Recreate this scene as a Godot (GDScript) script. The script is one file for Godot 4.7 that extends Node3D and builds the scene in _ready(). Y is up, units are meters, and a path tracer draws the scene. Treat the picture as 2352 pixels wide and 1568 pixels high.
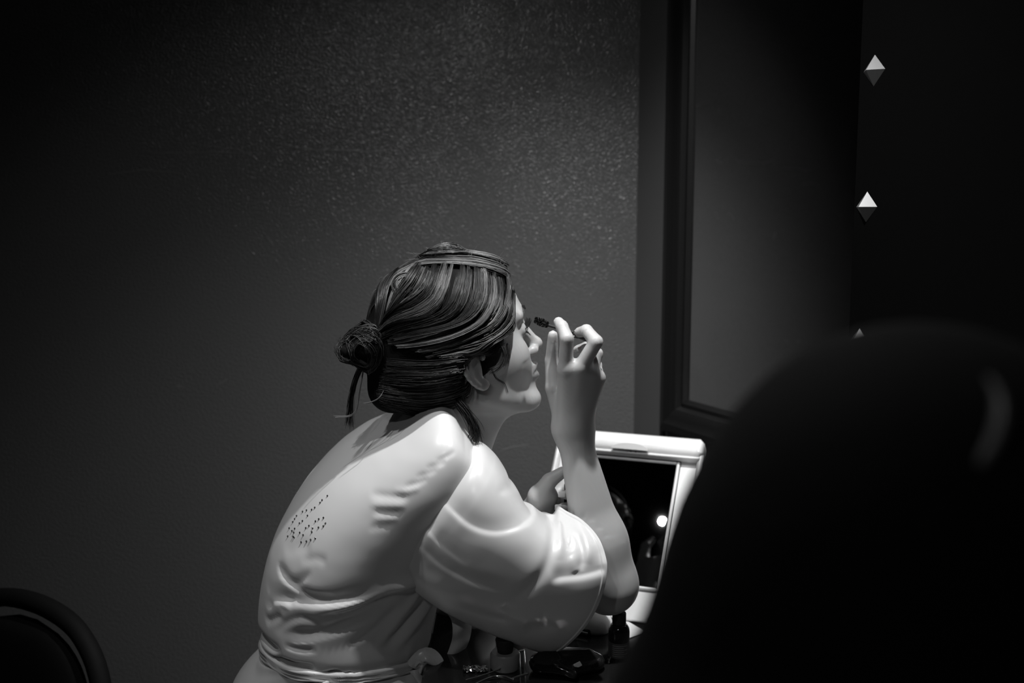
extends Node3D
# A woman in a satin robe puts on mascara at a table; black and white, one lamp over the table. Metres, y up.

const FOCAL := 2287.0            # focal length in pixels of a 2352 x 1568 frame
const PITCH := 0.12566           # the camera looks down 7.2 degrees
const CAM := Vector3(0, 1.41, 1.6)
var rng := RandomNumberGenerator.new()
var mats := {}
var used := {}

# ------------------------------------------------------------------ geometry helpers
class MB:
	var v := PackedVector3Array()
	var idx := PackedInt32Array()
	var col := PackedColorArray()
	var uv := PackedVector2Array()
	func add(p: Vector3) -> int:
		v.append(p)
		return v.size() - 1
	func tri(a: int, b: int, c: int):
		idx.append(a); idx.append(b); idx.append(c)
	func quad(a: int, b: int, c: int, d: int):
		tri(a, b, c); tri(a, c, d)
	func grid(rows: Array, closed := false, flip := false):
		var base := v.size()
		var n: int = rows[0].size()
		for r in rows:
			for p in r: v.append(p)
		for i in rows.size() - 1:
			for j in (n if closed else n - 1):
				var j2 := (j + 1) % n
				var a := base + i * n + j; var b := base + i * n + j2
				var c := base + (i + 1) * n + j2; var d := base + (i + 1) * n + j
				if flip: quad(a, d, c, b)
				else: quad(a, b, c, d)
	func fan(ring: PackedInt32Array, centre: Vector3, flip := false):
		var c := add(centre)
		for j in ring.size():
			var a := ring[j]; var b := ring[(j + 1) % ring.size()]
			if flip: tri(c, b, a)
			else: tri(c, a, b)
	func tube(path: PackedVector3Array, radii: PackedFloat32Array, sides := 8, cap := true, flat := Vector3.ZERO, squash := 1.0):
		var n := path.size()
		var t0 := (path[1] - path[0]).normalized()
		var side := t0.cross(Vector3.UP if absf(t0.y) < 0.9 else Vector3.RIGHT).normalized()
		if flat != Vector3.ZERO: side = t0.cross(flat).normalized()
		var base := v.size()
		for i in n:
			var t := (path[mini(i + 1, n - 1)] - path[maxi(i - 1, 0)]).normalized()
			side = (side - t * side.dot(t)).normalized()
			var up := side.cross(t)
			for j in sides:
				var a := TAU * j / sides
				v.append(path[i] + side * cos(a) * radii[i] + up * sin(a) * radii[i] * squash)
		for i in n - 1:
			for j in sides:
				var j2 := (j + 1) % sides
				quad(base + i * sides + j, base + (i + 1) * sides + j, base + (i + 1) * sides + j2, base + i * sides + j2)
		if cap:
			var r0 := PackedInt32Array(); var r1 := PackedInt32Array()
			for j in sides:
				r0.append(base + j); r1.append(base + (n - 1) * sides + j)
			fan(r0, path[0], false); fan(r1, path[n - 1], true)
	func lathe(profile: Array, segs := 32, at := Vector3.ZERO):
		var rows := []
		for q in profile:
			var r := PackedVector3Array()
			for j in segs:
				var a := TAU * j / segs
				r.append(at + Vector3(cos(a) * q[0], q[1], -sin(a) * q[0]))
			rows.append(r)
		grid(rows, true)
	func box(lo: Vector3, hi: Vector3, bev := 0.0, xf := Transform3D.IDENTITY):
		var c := (lo + hi) / 2; var h := (hi - lo) / 2
		bev = minf(bev, minf(h.x, minf(h.y, h.z)) * 0.98)
		var id := {}
		for sx in [-1, 1]:
			for sy in [-1, 1]:
				for sz in [-1, 1]:
					for ax in 3:
						var o := Vector3(h.x - bev, h.y - bev, h.z - bev)
						o[ax] = h[ax]
						id[[sx, sy, sz, ax]] = add(xf * (c + o * Vector3(sx, sy, sz)))
		for ax in 3:
			var b := (ax + 1) % 3; var d := (ax + 2) % 3
			for s in [-1, 1]:
				var q := []
				for w in [[-1, -1], [1, -1], [1, 1], [-1, 1]]:
					var k := [0, 0, 0]
					k[ax] = s; k[b] = w[0]; k[d] = w[1]
					q.append(id[[k[0], k[1], k[2], ax]])
				if s > 0: quad(q[0], q[1], q[2], q[3])
				else: quad(q[3], q[2], q[1], q[0])
				if bev > 0:
					for e in [-1, 1]:
						var m := []
						for w in [-1, 1]:
							var k := [0, 0, 0]
							k[ax] = s; k[b] = e; k[d] = w
							m.append(id[[k[0], k[1], k[2], ax]]); m.append(id[[k[0], k[1], k[2], b]])
						if s * e > 0: quad(m[0], m[1], m[3], m[2])
						else: quad(m[2], m[3], m[1], m[0])
		if bev > 0:
			for sx in [-1, 1]:
				for sy in [-1, 1]:
					for sz in [-1, 1]:
						var t := [id[[sx, sy, sz, 0]], id[[sx, sy, sz, 1]], id[[sx, sy, sz, 2]]]
						if sx * sy * sz > 0: tri(t[0], t[1], t[2])
						else: tri(t[2], t[1], t[0])
	func smooth_mesh() -> ArrayMesh:
		var nrm := PackedVector3Array(); nrm.resize(v.size())
		for i in range(0, idx.size(), 3):
			var a := idx[i]; var b := idx[i + 1]; var c := idx[i + 2]
			var f := (v[b] - v[a]).cross(v[c] - v[a])
			nrm[a] += f; nrm[b] += f; nrm[c] += f
		for i in nrm.size(): nrm[i] = nrm[i].normalized()
		var k := idx.duplicate()
		for i in range(0, k.size(), 3):
			var s := k[i + 1]; k[i + 1] = k[i + 2]; k[i + 2] = s
		var arr := []; arr.resize(Mesh.ARRAY_MAX)
		arr[Mesh.ARRAY_VERTEX] = v; arr[Mesh.ARRAY_NORMAL] = nrm; arr[Mesh.ARRAY_INDEX] = k
		if col.size() == v.size(): arr[Mesh.ARRAY_COLOR] = col
		if uv.size() == v.size(): arr[Mesh.ARRAY_TEX_UV] = uv
		var m := ArrayMesh.new(); m.add_surface_from_arrays(Mesh.PRIMITIVE_TRIANGLES, arr)
		return m
	func crease_mesh(deg := 40.0) -> ArrayMesh:
		var lim := cos(deg_to_rad(deg))
		var at := {}; var fn := PackedVector3Array()
		for i in range(0, idx.size(), 3):
			var f := (v[idx[i + 1]] - v[idx[i]]).cross(v[idx[i + 2]] - v[idx[i]])
			fn.append(f)
			for j in 3:
				var key := Vector3i((v[idx[i + j]] * 20000.0).round())
				if not at.has(key): at[key] = []
				at[key].append(fn.size() - 1)
		var pv := PackedVector3Array(); var pn := PackedVector3Array()
		for i in range(0, idx.size(), 3):
			var me := fn[i / 3].normalized()
			for j in [0, 2, 1]:
				var p := v[idx[i + j]]
				var n := Vector3.ZERO
				for o in at[Vector3i((p * 20000.0).round())]:
					if fn[o].normalized().dot(me) > lim: n += fn[o]
				pv.append(p); pn.append(n.normalized())
		var arr := []; arr.resize(Mesh.ARRAY_MAX)
		arr[Mesh.ARRAY_VERTEX] = pv; arr[Mesh.ARRAY_NORMAL] = pn
		var m := ArrayMesh.new(); m.add_surface_from_arrays(Mesh.PRIMITIVE_TRIANGLES, arr)
		return m

# one rounded volume of a body: an ellipsoid (kind 0) or a tapered capsule (kind 1)
class Prim:
	var kind := 0
	var a: Vector3; var b: Vector3; var r := 0.0; var r2 := 0.0; var k := 0.01
	var cut := false; var sym := false
	var inv := Basis.IDENTITY; var turned := false
	func d(p: Vector3) -> float:
		if sym: p.z = absf(p.z)
		if kind == 1:
			var pa := p - a; var ba := b - a
			var h := clampf(pa.dot(ba) / ba.length_squared(), 0.0, 1.0)
			return (pa - ba * h).length() - lerpf(r, r2, h)
		var q := p - a
		if turned: q = inv * q
		var k0 := (q / b).length(); var k1 := (q / (b * b)).length()
		if k1 < 1e-9: return -minf(b.x, minf(b.y, b.z))
		return k0 * (k0 - 1.0) / k1

func cap(a: Vector3, b: Vector3, r: float, r2: float, k := 0.01, sym := false, cut := false) -> Prim:
	var p := Prim.new(); p.kind = 1; p.a = a; p.b = b; p.r = r; p.r2 = r2; p.k = k; p.sym = sym; p.cut = cut
	return p
func ell(a: Vector3, b: Vector3, k := 0.01, sym := false, cut := false, turn := Basis.IDENTITY) -> Prim:
	var p := Prim.new(); p.a = a; p.b = b; p.k = k; p.sym = sym; p.cut = cut
	if turn != Basis.IDENTITY:
		p.turned = true; p.inv = turn.transposed()
	return p
func chain(pts: Array, radii: Array, k := 0.006) -> Array:
	var o := []
	for i in pts.size() - 1: o.append(cap(pts[i], pts[i + 1], radii[i], radii[i + 1], k if i == 0 else 0.003))
	return o
func field(list: Array, p: Vector3) -> float:
	var d := 10.0
	for q: Prim in list:
		var e := q.d(p)
		if q.cut:
			e = -e
			var h := maxf(q.k - absf(d - e), 0.0) / q.k
			d = maxf(d, e) + h * h * q.k * 0.25
		else:
			var h := maxf(q.k - absf(d - e), 0.0) / q.k
			d = minf(d, e) - h * h * q.k * 0.25
	return d
# surface nets over the blocks of the grid that the surface passes
func nets(mb: MB, list: Array, lo: Vector3, hi: Vector3, cell: float, xf := Transform3D.IDENTITY):
	var B := 4
	var nb := Vector3i(((hi - lo) / (cell * B)).ceil())
	var nx := nb.x * B + 1; var ny := nb.y * B + 1; var nz := nb.z * B + 1
	var val := PackedFloat32Array(); val.resize(nx * ny * nz); val.fill(99.0)
	var half := cell * B * 0.87
	var active := []
	for bz in nb.z:
		for by in nb.y:
			for bx in nb.x:
				var c := lo + Vector3(bx + 0.5, by + 0.5, bz + 0.5) * cell * B
				if absf(field(list, c)) > half * 1.25 + 0.004: continue
				var near := []; var best := 10.0; var ds := []
				for q: Prim in list:
					var e := q.d(c); ds.append(e)
					if not q.cut: best = minf(best, e)
				for i in list.size():
					if ds[i] < (best if not list[i].cut else 0.0) + half * 2.2 + list[i].k: near.append(list[i])
				active.append(Vector3i(bx, by, bz))
				for k in B + 1:
					for j in B + 1:
						var o := (bz * B + k) * nx * ny + (by * B + j) * nx + bx * B
						for i in B + 1:
							if val[o + i] > 98.0:
								val[o + i] = field(near, lo + Vector3(bx * B + i, by * B + j, bz * B + k) * cell)
	var vid := PackedInt32Array(); vid.resize(nx * ny * nz); vid.fill(-1)
	var off := [0, 1, nx, nx + 1, nx * ny, nx * ny + 1, nx * ny + nx, nx * ny + nx + 1]
	var edges := [[0, 1], [2, 3], [4, 5], [6, 7], [0, 2], [1, 3], [4, 6], [5, 7], [0, 4], [1, 5], [2, 6], [3, 7]]
	for b in active:
		for k in B:
			for j in B:
				for i in B:
					var cx: int = b.x * B + i; var cy: int = b.y * B + j; var cz: int = b.z * B + k
					var o := cz * nx * ny + cy * nx + cx
					var neg := 0
					for q in 8:
						if val[o + off[q]] < 0.0: neg += 1
					if neg == 0 or neg == 8: continue
					var s := Vector3.ZERO; var n := 0
					for e in edges:
						var f := val[o + off[e[0]]]; var g := val[o + off[e[1]]]
						if (f < 0.0) == (g < 0.0): continue
						var t := f / (f - g)
						var p0 := Vector3(e[0] & 1, (e[0] >> 1) & 1, e[0] >> 2); var p1 := Vector3(e[1] & 1, (e[1] >> 1) & 1, e[1] >> 2)
						s += p0.lerp(p1, t); n += 1
					vid[o] = mb.add(xf * (lo + (Vector3(cx, cy, cz) + s / n) * cell))
	var st := [1, nx, nx * ny]
	for b in active:
		for k in B:
			for j in B:
				for i in B:
					var o: int = (b.z * B + k) * nx * ny + (b.y * B + j) * nx + b.x * B + i
					if vid[o] < 0: continue
					for ax in 3:
						var u: int = st[(ax + 1) % 3]; var w: int = st[(ax + 2) % 3]
						var f := val[o]; var g := val[o + st[ax]]
						if (f < 0.0) == (g < 0.0) or o - u - w < 0: continue
						var q := [vid[o], vid[o - u], vid[o - u - w], vid[o - w]]
						if q.min() < 0: continue
						if f < 0.0: mb.quad(q[0], q[1], q[2], q[3])
						else: mb.quad(q[3], q[2], q[1], q[0])

func W(px: float, py: float, z: float) -> Vector3:      # the point at that z seen at that place of the photograph
	var d := ray(px, py)
	return CAM + d * ((z - CAM.z) / d.z)
func T(px: float, py: float, y: float) -> Vector3:      # the same at that height
	var d := ray(px, py)
	return CAM + d * ((y - CAM.y) / d.y)
func ray(px: float, py: float) -> Vector3:
	var a := (px - 1176.0) / FOCAL; var b := (784.0 - py) / FOCAL
	return Vector3(a, b * cos(PITCH) - sin(PITCH), -b * sin(PITCH) - cos(PITCH))
func on_plane(px: float, py: float, at: Vector3, n: Vector3) -> Vector3:
	var d := ray(px, py)
	return CAM + d * ((at - CAM).dot(n) / d.dot(n))
func spline(pts: Array, n: int) -> PackedVector3Array:  # Catmull-Rom through the points
	var o := PackedVector3Array(); var m := pts.size()
	for i in n:
		var t := float(i) / (n - 1) * (m - 1)
		var k := mini(int(t), m - 2); var f := t - k
		var p0: Vector3 = pts[maxi(k - 1, 0)]; var p1: Vector3 = pts[k]; var p2: Vector3 = pts[k + 1]; var p3: Vector3 = pts[mini(k + 2, m - 1)]
		o.append(p1.cubic_interpolate(p2, p0, p3, f))
	return o
func key_at(keys: Array, t: float) -> Array:            # rows of numbers, smoothly interpolated, t in 0..1
	var m := keys.size()
	var x := clampf(t, 0, 1) * (m - 1); var k := mini(int(x), m - 2); var f := x - k
	var o := []
	for c in keys[0].size():
		o.append(cubic_interpolate(keys[k][c], keys[k + 1][c], keys[maxi(k - 1, 0)][c], keys[mini(k + 2, m - 1)][c], f))
	return o
func even(n: int, a: float, b: float) -> PackedFloat32Array:
	var o := PackedFloat32Array()
	for i in n: o.append(lerpf(a, b, float(i) / (n - 1)))
	return o

# ------------------------------------------------------------------ objects and materials
func numbered(called: String) -> String:
	var n: int = used.get(called, 0)
	used[called] = n + 1
	return called if n == 0 else "%s_%03d" % [called, n]
func thing(called: String, label: String, category: String, at := Vector3.ZERO, group := "") -> Node3D:
	var o := Node3D.new(); o.name = numbered(called); add_child(o); o.position = at
	o.set_meta("label", label); o.set_meta("category", category)
	if group: o.set_meta("group", group)
	return o
func part(parent: Node3D, called: String, mesh: Mesh, m: Material, label := "") -> MeshInstance3D:
	var o := MeshInstance3D.new(); o.name = called; o.mesh = mesh; o.material_override = m
	parent.add_child(o, true)
	if label: o.set_meta("label", label)
	return o
func struct(called: String, mesh: Mesh, m: Material, label: String, category := "") -> MeshInstance3D:
	var o := MeshInstance3D.new(); o.name = called; o.mesh = mesh; o.material_override = m
	add_child(o); o.set_meta("kind", "structure"); o.set_meta("label", label)
	o.set_meta("category", category if category else called.get_slice("_", 0))
	return o
func grey(name: String, g: float, rough: float, metal := 0.0, spec := 0.5) -> StandardMaterial3D:   # g is the linear base colour
	var m := StandardMaterial3D.new(); m.resource_name = name
	var s := Color(g, g, g).linear_to_srgb()
	m.albedo_color = Color(s.r, s.g, s.b); m.roughness = rough; m.metallic = metal; m.metallic_specular = spec
	mats[name] = m
	return m
func noise_tex(freq: float, size := 512, normal := false, strength := 4.0, seed := 1, oct := 4) -> NoiseTexture2D:
	var n := FastNoiseLite.new(); n.noise_type = FastNoiseLite.TYPE_SIMPLEX_SMOOTH; n.frequency = freq; n.fractal_octaves = oct; n.seed = seed
	var t := NoiseTexture2D.new(); t.noise = n; t.width = size; t.height = size; t.seamless = true
	if normal:
		t.as_normal_map = true; t.bump_strength = strength
	return t

func make_materials():
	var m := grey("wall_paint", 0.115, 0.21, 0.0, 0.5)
	m.uv1_triplanar = true; m.uv1_world_triplanar = true; m.uv1_scale = Vector3.ONE / 2.4; m.uv1_offset = Vector3(0.583, -0.042, 0.1)
	m.normal_enabled = true; m.normal_texture = noise_tex(0.2, 2048, true, 7.0, 3, 3); m.normal_scale = 0.22
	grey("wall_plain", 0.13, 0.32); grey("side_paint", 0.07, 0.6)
	grey("dark_label", 0.05, 0.6); grey("print", 0.25, 0.6); grey("frosted", 0.25, 0.4)
	grey("ceiling_paint", 0.10, 0.9); grey("floor_wood", 0.03, 0.5)
	grey("black_wood", 0.008, 0.35, 0.0, 0.4); grey("black_matt", 0.006, 0.7); grey("chair_wood", 0.004, 0.75, 0.0, 0.3); grey("studded", 0.002, 0.95, 0.0, 0.02)
	grey("mirror", 0.88, 0.02, 1.0); grey("dark_glass", 0.06, 0.012, 1.0); grey("chrome", 0.75, 0.12, 1.0)
	grey("white_plastic", 0.8, 0.25); grey("grey_plastic", 0.4, 0.4); grey("gap_strip", 0.02, 0.6); grey("paper", 0.75, 0.8); grey("black_gloss", 0.01, 0.12)
	var s := grey("skin", 0.38, 0.45, 0.0, 0.5); s.vertex_color_use_as_albedo = true
	s.subsurf_scatter_enabled = true; s.subsurf_scatter_strength = 0.05
	var c := grey("satin", 0.57, 0.32, 0.0, 0.6); c.rim_enabled = true; c.rim = 0.25
	grey("satin_trim", 0.52, 0.3, 0.0, 0.6)
	var h := grey("hair", 0.9, 0.38, 0.0, 0.4); h.vertex_color_use_as_albedo = true
	grey("hair_mass", 0.006, 0.8, 0.0, 0.2)
	grey("black_cloth", 0.004, 0.9, 0.0, 0.2)
	grey("lash", 0.004, 0.6); grey("stud", 0.07, 0.4); grey("nail", 0.7, 0.2); grey("eye_white", 0.5, 0.2); grey("dull_metal", 0.10, 0.4, 0.3); grey("bead", 0.15, 0.08, 0.9)
	grey("upholstery", 0.005, 0.9, 0.0, 0.2)

# ------------------------------------------------------------------ the scene
func _ready():
	rng.seed = 7
	cloth_noise.seed = 5; cloth_noise.noise_type = FastNoiseLite.TYPE_SIMPLEX_SMOOTH; cloth_noise.frequency = 1.0; cloth_noise.fractal_octaves = 2
	make_materials()
	var cam := Camera3D.new(); cam.name = "camera"; add_child(cam)
	cam.position = CAM; cam.rotation = Vector3(-PITCH, 0, 0); cam.current = true
	var lens := CameraAttributesPhysical.new()
	lens.frustum_focal_length = 35.0; lens.frustum_focus_distance = 1.56; lens.exposure_aperture = 2.2
	cam.attributes = lens; cam.fov = rad_to_deg(2.0 * atan(784.0 / FOCAL)); cam.near = 0.05; cam.far = 50.0
	var we := WorldEnvironment.new(); we.name = "environment"; add_child(we)
	var e := Environment.new(); we.environment = e
	e.background_mode = Environment.BG_COLOR; e.background_color = Color(0, 0, 0)
	e.tonemap_mode = Environment.TONE_MAPPER_LINEAR; e.tonemap_exposure = 1.0
	e.sdfgi_enabled = true; e.ssao_enabled = true; e.ssil_enabled = true
	lamps()
	room()
	wall_mirror()
	studded_panel()
	vanity()
	woman()
	onlooker()
	table_things()
	chairs()

func spot_lamp(at: Vector3, aim: Vector3, energy: float, angle: float, soft: float, glow: float, label: String):
	var t := thing("ceiling_spotlight", label, "spotlight", at, "ceiling spotlights")
	var dir := (aim - at).normalized()
	var q := Basis.looking_at(dir, Vector3.FORWARD)
	var mb := MB.new(); mb.lathe([[0.02, 0.13], [0.042, 0.12], [0.045, 0.0], [0.039, 0.0], [0.036, 0.1], [0.0, 0.1]], 28)
	var can := part(t, "housing", mb.crease_mesh(), mats.black_matt)
	can.basis = Basis(q.x, q.z, -q.y)
	var d := MB.new(); d.lathe([[0.0, 0.016], [soft * 0.8, 0.018], [soft * 0.95, 0.026], [0.0, 0.034]], 24)
	var g := StandardMaterial3D.new(); g.emission_enabled = true; g.emission = Color.WHITE; g.emission_energy_multiplier = glow; g.albedo_color = Color(0.9, 0.9, 0.9)
	var b := part(t, "lamp_bulb", d.smooth_mesh(), g); b.basis = can.basis
	var l := SpotLight3D.new(); l.name = "light"; t.add_child(l)
	l.position = dir * -0.012; l.basis = q
	l.light_energy = energy; l.spot_angle = angle; l.spot_angle_attenuation = 1.0; l.light_size = soft; l.spot_range = 8.0; l.shadow_enabled = true

func lamps():
	spot_lamp(Vector3(0.16, 2.22, 0.32), Vector3(0.22, 0.75, 0.12), 2.15, 56.0, 0.018, 18.0, "spotlight over the dressing table, nearest the hanging mirror")
	spot_lamp(Vector3(-0.35, 2.22, 0.51), Vector3(0.0, 0.9, 0.30), 0.50, 74.0, 0.008, 18.0, "spotlight between the other two, over the seated woman's back")
	spot_lamp(Vector3(-0.78, 2.22, 0.48), Vector3(0.12, 0.9, 0.0), 0.40, 36.0, 0.02, 18.0, "spotlight at the left, turned towards the woman")
	spot_lamp(Vector3(-0.55, 2.22, 1.95), Vector3(0.14, 0.9, 0.3), 0.34, 26.0, 0.03, 18.0, "unseen fill spotlight added behind the photographer")  # invented weak lamp that brightens the dark side of the robe

func slab(called: String, lo: Vector3, hi: Vector3, m: Material, label: String, xf := Transform3D.IDENTITY) -> MeshInstance3D:
	var mb := MB.new(); mb.box(lo, hi, 0.0, xf)
	return struct(called, mb.crease_mesh(10.0), m, label)

var corner := Vector3(0.28, 0, -0.65)
var wall_dir := Vector3(sin(deg_to_rad(26.5)), 0, cos(deg_to_rad(26.5)))
var wall_out := Vector3(-cos(deg_to_rad(26.5)), 0, sin(deg_to_rad(26.5)))
func room():
	slab("floor", Vector3(-2.4, -0.1, -0.8), Vector3(2.6, 0, 3.1), mats.floor_wood, "dark wooden floor of the dressing room")
	slab("ceiling", Vector3(-2.4, 2.4, -0.8), Vector3(2.6, 2.5, 3.1), mats.ceiling_paint, "dim plain ceiling above the dressing table")
	slab("wall_back", Vector3(-2.4, 0, -0.8), Vector3(corner.x + 0.1, 2.4, corner.z), mats.wall_paint, "dark semi-gloss painted wall with raised scratches behind the woman")
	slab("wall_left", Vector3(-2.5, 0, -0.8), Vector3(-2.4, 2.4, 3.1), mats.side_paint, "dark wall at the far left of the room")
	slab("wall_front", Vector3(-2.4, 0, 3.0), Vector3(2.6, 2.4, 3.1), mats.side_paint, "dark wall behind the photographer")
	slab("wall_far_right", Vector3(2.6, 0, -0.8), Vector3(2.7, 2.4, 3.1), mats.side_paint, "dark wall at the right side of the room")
	var xf := Transform3D(Basis(wall_dir, Vector3.UP, -wall_out), corner)
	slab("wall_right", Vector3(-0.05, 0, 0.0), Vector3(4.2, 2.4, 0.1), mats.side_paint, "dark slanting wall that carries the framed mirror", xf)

func wall_mirror():
	var xf := Transform3D(Basis(wall_dir, Vector3.UP, wall_out), corner)   # x along the wall, z out of it
	var inv := xf.affine_inverse()
	var a := inv * on_plane(1537, 985, corner, wall_out)     # outer lower corner
	var b := inv * on_plane(1578, 908, corner + wall_out * 0.02, wall_out)   # inner lower corner
	var c := inv * on_plane(2010, 700, corner, wall_out)
	var t := thing("wall_mirror", "large mirror in a thick black wooden frame on the slanting wall", "mirror", corner)
	t.basis = xf.basis
	var fw := 0.078
	var x0 := a.x; var y0 := a.y; var x1 := c.x + 0.14; var y1 := 2.15
	var prof := [[0.0, 0.0], [0.0, 0.022], [0.006, 0.030], [0.022, 0.034], [0.036, 0.028], [0.046, 0.030], [0.056, 0.026], [0.062, 0.016], [0.070, 0.018], [fw, 0.012], [fw, 0.0]]
	for side in 4:
		var rows := []
		for q in prof:
			var i: float = q[0]
			var p := [Vector3(x0 + i, y0 + i, q[1]), Vector3(x1 - i, y0 + i, q[1]), Vector3(x1 - i, y1 - i, q[1]), Vector3(x0 + i, y1 - i, q[1])]
			rows.append(PackedVector3Array([p[side], p[(side + 1) % 4]]))
		var mb := MB.new(); mb.grid(rows)
		part(t, "frame_rail", mb.crease_mesh(35.0), mats.black_wood)
	var g := MB.new(); g.box(Vector3(x0 + fw - 0.004, y0 + fw - 0.004, 0.003), Vector3(x1 - fw + 0.004, y1 - fw + 0.004, 0.009))
	part(t, "mirror_glass", g.crease_mesh(10.0), mats.mirror)
	# thin batten beside the frame
	var st := inv * on_plane(1531, 700, corner, wall_out)
	slab("trim_1", Vector3(st.x - 0.006, 0, 0), Vector3(st.x + 0.006, 2.4, 0.008), mats.black_wood, "narrow dark vertical strip on the wall beside the mirror frame", xf)

func vanity():
	# the dressing table
	var t := thing("dressing_table", "black dressing table under the make-up mirror", "table", Vector3(0.42, 0, 0.1))
	var mb := MB.new(); mb.box(Vector3(-0.56, 0.665, -0.24), Vector3(0.06, 0.70, 0.4), 0.004)
	part(t, "table_top", mb.crease_mesh(), mats.black_gloss)
	for q in [[-0.53, -0.21], [-0.53, 0.37], [0.03, 0.37], [0.03, -0.21]]:
		var l := MB.new(); l.box(Vector3(q[0] - 0.02, 0, q[1] - 0.02), Vector3(q[0] + 0.02, 0.666, q[1] + 0.02), 0.003)
		part(t, "leg", l.crease_mesh(), mats.black_wood)
	# make-up mirror: a white tilted frame with a raised hood along its top
	var ps := 0.371; var th := 0.66
	var nh := Vector3(-sin(ps), 0, cos(ps))
	var u := Vector3.UP * cos(th) - nh * sin(th)
	var v := thing("makeup_mirror", "white plastic make-up mirror tilted back on the dressing table", "mirror", Vector3(0.157, 0.706, -0.091))
	v.basis = Basis(Vector3(cos(ps), 0, sin(ps)), u, nh * cos(th) + Vector3.UP * sin(th))
	var w := 0.139; var h := 0.345
	var o := MB.new()
	o.box(Vector3(-w, 0, -0.008), Vector3(w, h, 0.0), 0.003)
	part(v, "body", o.crease_mesh(60.0), mats.white_plastic)
	var bk := MB.new(); bk.box(Vector3(-w + 0.004, 0.06, -0.030), Vector3(w - 0.004, h, -0.006), 0.010)
	part(v, "back_shell", bk.crease_mesh(60.0), mats.white_plastic)
	for s in [-1, 1]:
		var r := MB.new(); r.box(Vector3(w * s - 0.007, 0.0, -0.001), Vector3(w * s + 0.004, h - 0.02, 0.016), 0.004)
		part(v, "side_rim", r.crease_mesh(60.0), mats.white_plastic)
		var gk := MB.new(); gk.box(Vector3((w - 0.040) * s - 0.001, 0.056, 0.0), Vector3((w - 0.040) * s + 0.001, h - 0.034, 0.0032))  # dark strip stands in for the shade of the open groove
		part(v, "gap_strip", gk.crease_mesh(10.0), mats.gap_strip, "dark strip standing for the shade in the gap")
	var hood := MB.new(); hood.box(Vector3(-w - 0.003, h - 0.032, -0.024), Vector3(w + 0.003, h + 0.006, 0.026), 0.009)
	part(v, "hood", hood.crease_mesh(60.0), mats.white_plastic)
	var lip := MB.new(); lip.box(Vector3(-w + 0.002, h - 0.037, 0.0), Vector3(w - 0.002, h - 0.031, 0.020), 0.002)
	part(v, "hood_lip", lip.crease_mesh(60.0), mats.white_plastic)
	var gk2 := MB.new(); gk2.box(Vector3(-w + 0.04, h - 0.0395, 0.0), Vector3(w - 0.04, h - 0.037, 0.0045))  # shade of the gap under the hood, put in as a dark strip
	part(v, "gap_strip", gk2.crease_mesh(10.0), mats.gap_strip, "dark strip standing for the shade in the gap")
	var tab := MB.new(); var f0 := PackedVector3Array(); var f1 := PackedVector3Array()   # the flat arched latch on the hood
	for i in 17:
		var a := PI * i / 16.0
		f0.append(Vector3(0.004 - cos(a) * 0.036, h - 0.0315 + sin(a) * 0.013, 0.0255)); f1.append(f0[-1] + Vector3(0, 0, 0.0022))
	tab.grid([f0, f1]); var cc := tab.add(Vector3(0.004, h - 0.0315, 0.0277)); var b0 := tab.v.size()
	for q in f1: tab.add(q)
	for i in 16: tab.tri(cc, b0 + i + 1, b0 + i)
	part(v, "latch", tab.crease_mesh(30.0), mats.grey_plastic, "grey arched latch")
	for k in 2:
		var dd := MB.new(); dd.box(Vector3(0.003 + k * 0.010, h - 0.0335, 0.018), Vector3(0.007 + k * 0.010, h - 0.0318, 0.0212), 0.0005)
		part(v, "catch", dd.crease_mesh(), mats.gap_strip, "small dark catch")
	var stn := MB.new(); var vinv := v.transform.affine_inverse()
	var p0 := Vector3(0, 0.22, -0.03); var pw: Vector3 = v.transform * p0; pw += Vector3(0.04, 0, -0.07); pw.y = 0.703
	stn.tube(PackedVector3Array([p0, vinv * pw]), PackedFloat32Array([0.006, 0.006]), 10); part(v, "stand", stn.smooth_mesh(), mats.white_plastic)
	var g := MB.new(); g.box(Vector3(-w + 0.046, 0.062, 0.0), Vector3(w - 0.046, h - 0.044, 0.003), 0.001)
	part(v, "mirror_glass", g.crease_mesh(10.0), mats.dark_glass)
	for q in [[-w + 0.040, 0.056, -w + 0.046, h - 0.038], [w - 0.046, 0.056, w - 0.040, h - 0.038], [-w + 0.046, 0.056, w - 0.046, 0.062], [-w + 0.046, h - 0.044, w - 0.046, h - 0.038]]:
		var r := MB.new(); r.box(Vector3(q[0], q[1], 0), Vector3(q[2], q[3], 0.006), 0.002)
		part(v, "inner_frame", r.crease_mesh(60.0), mats.white_plastic)

# ------------------------------------------------------------------ the woman
var body_fwd := Vector3(cos(deg_to_rad(28.0)), 0, -sin(deg_to_rad(28.0)))
var body_side := Vector3(sin(deg_to_rad(28.0)), 0, cos(deg_to_rad(28.0)))
var head := Transform3D()

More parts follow.
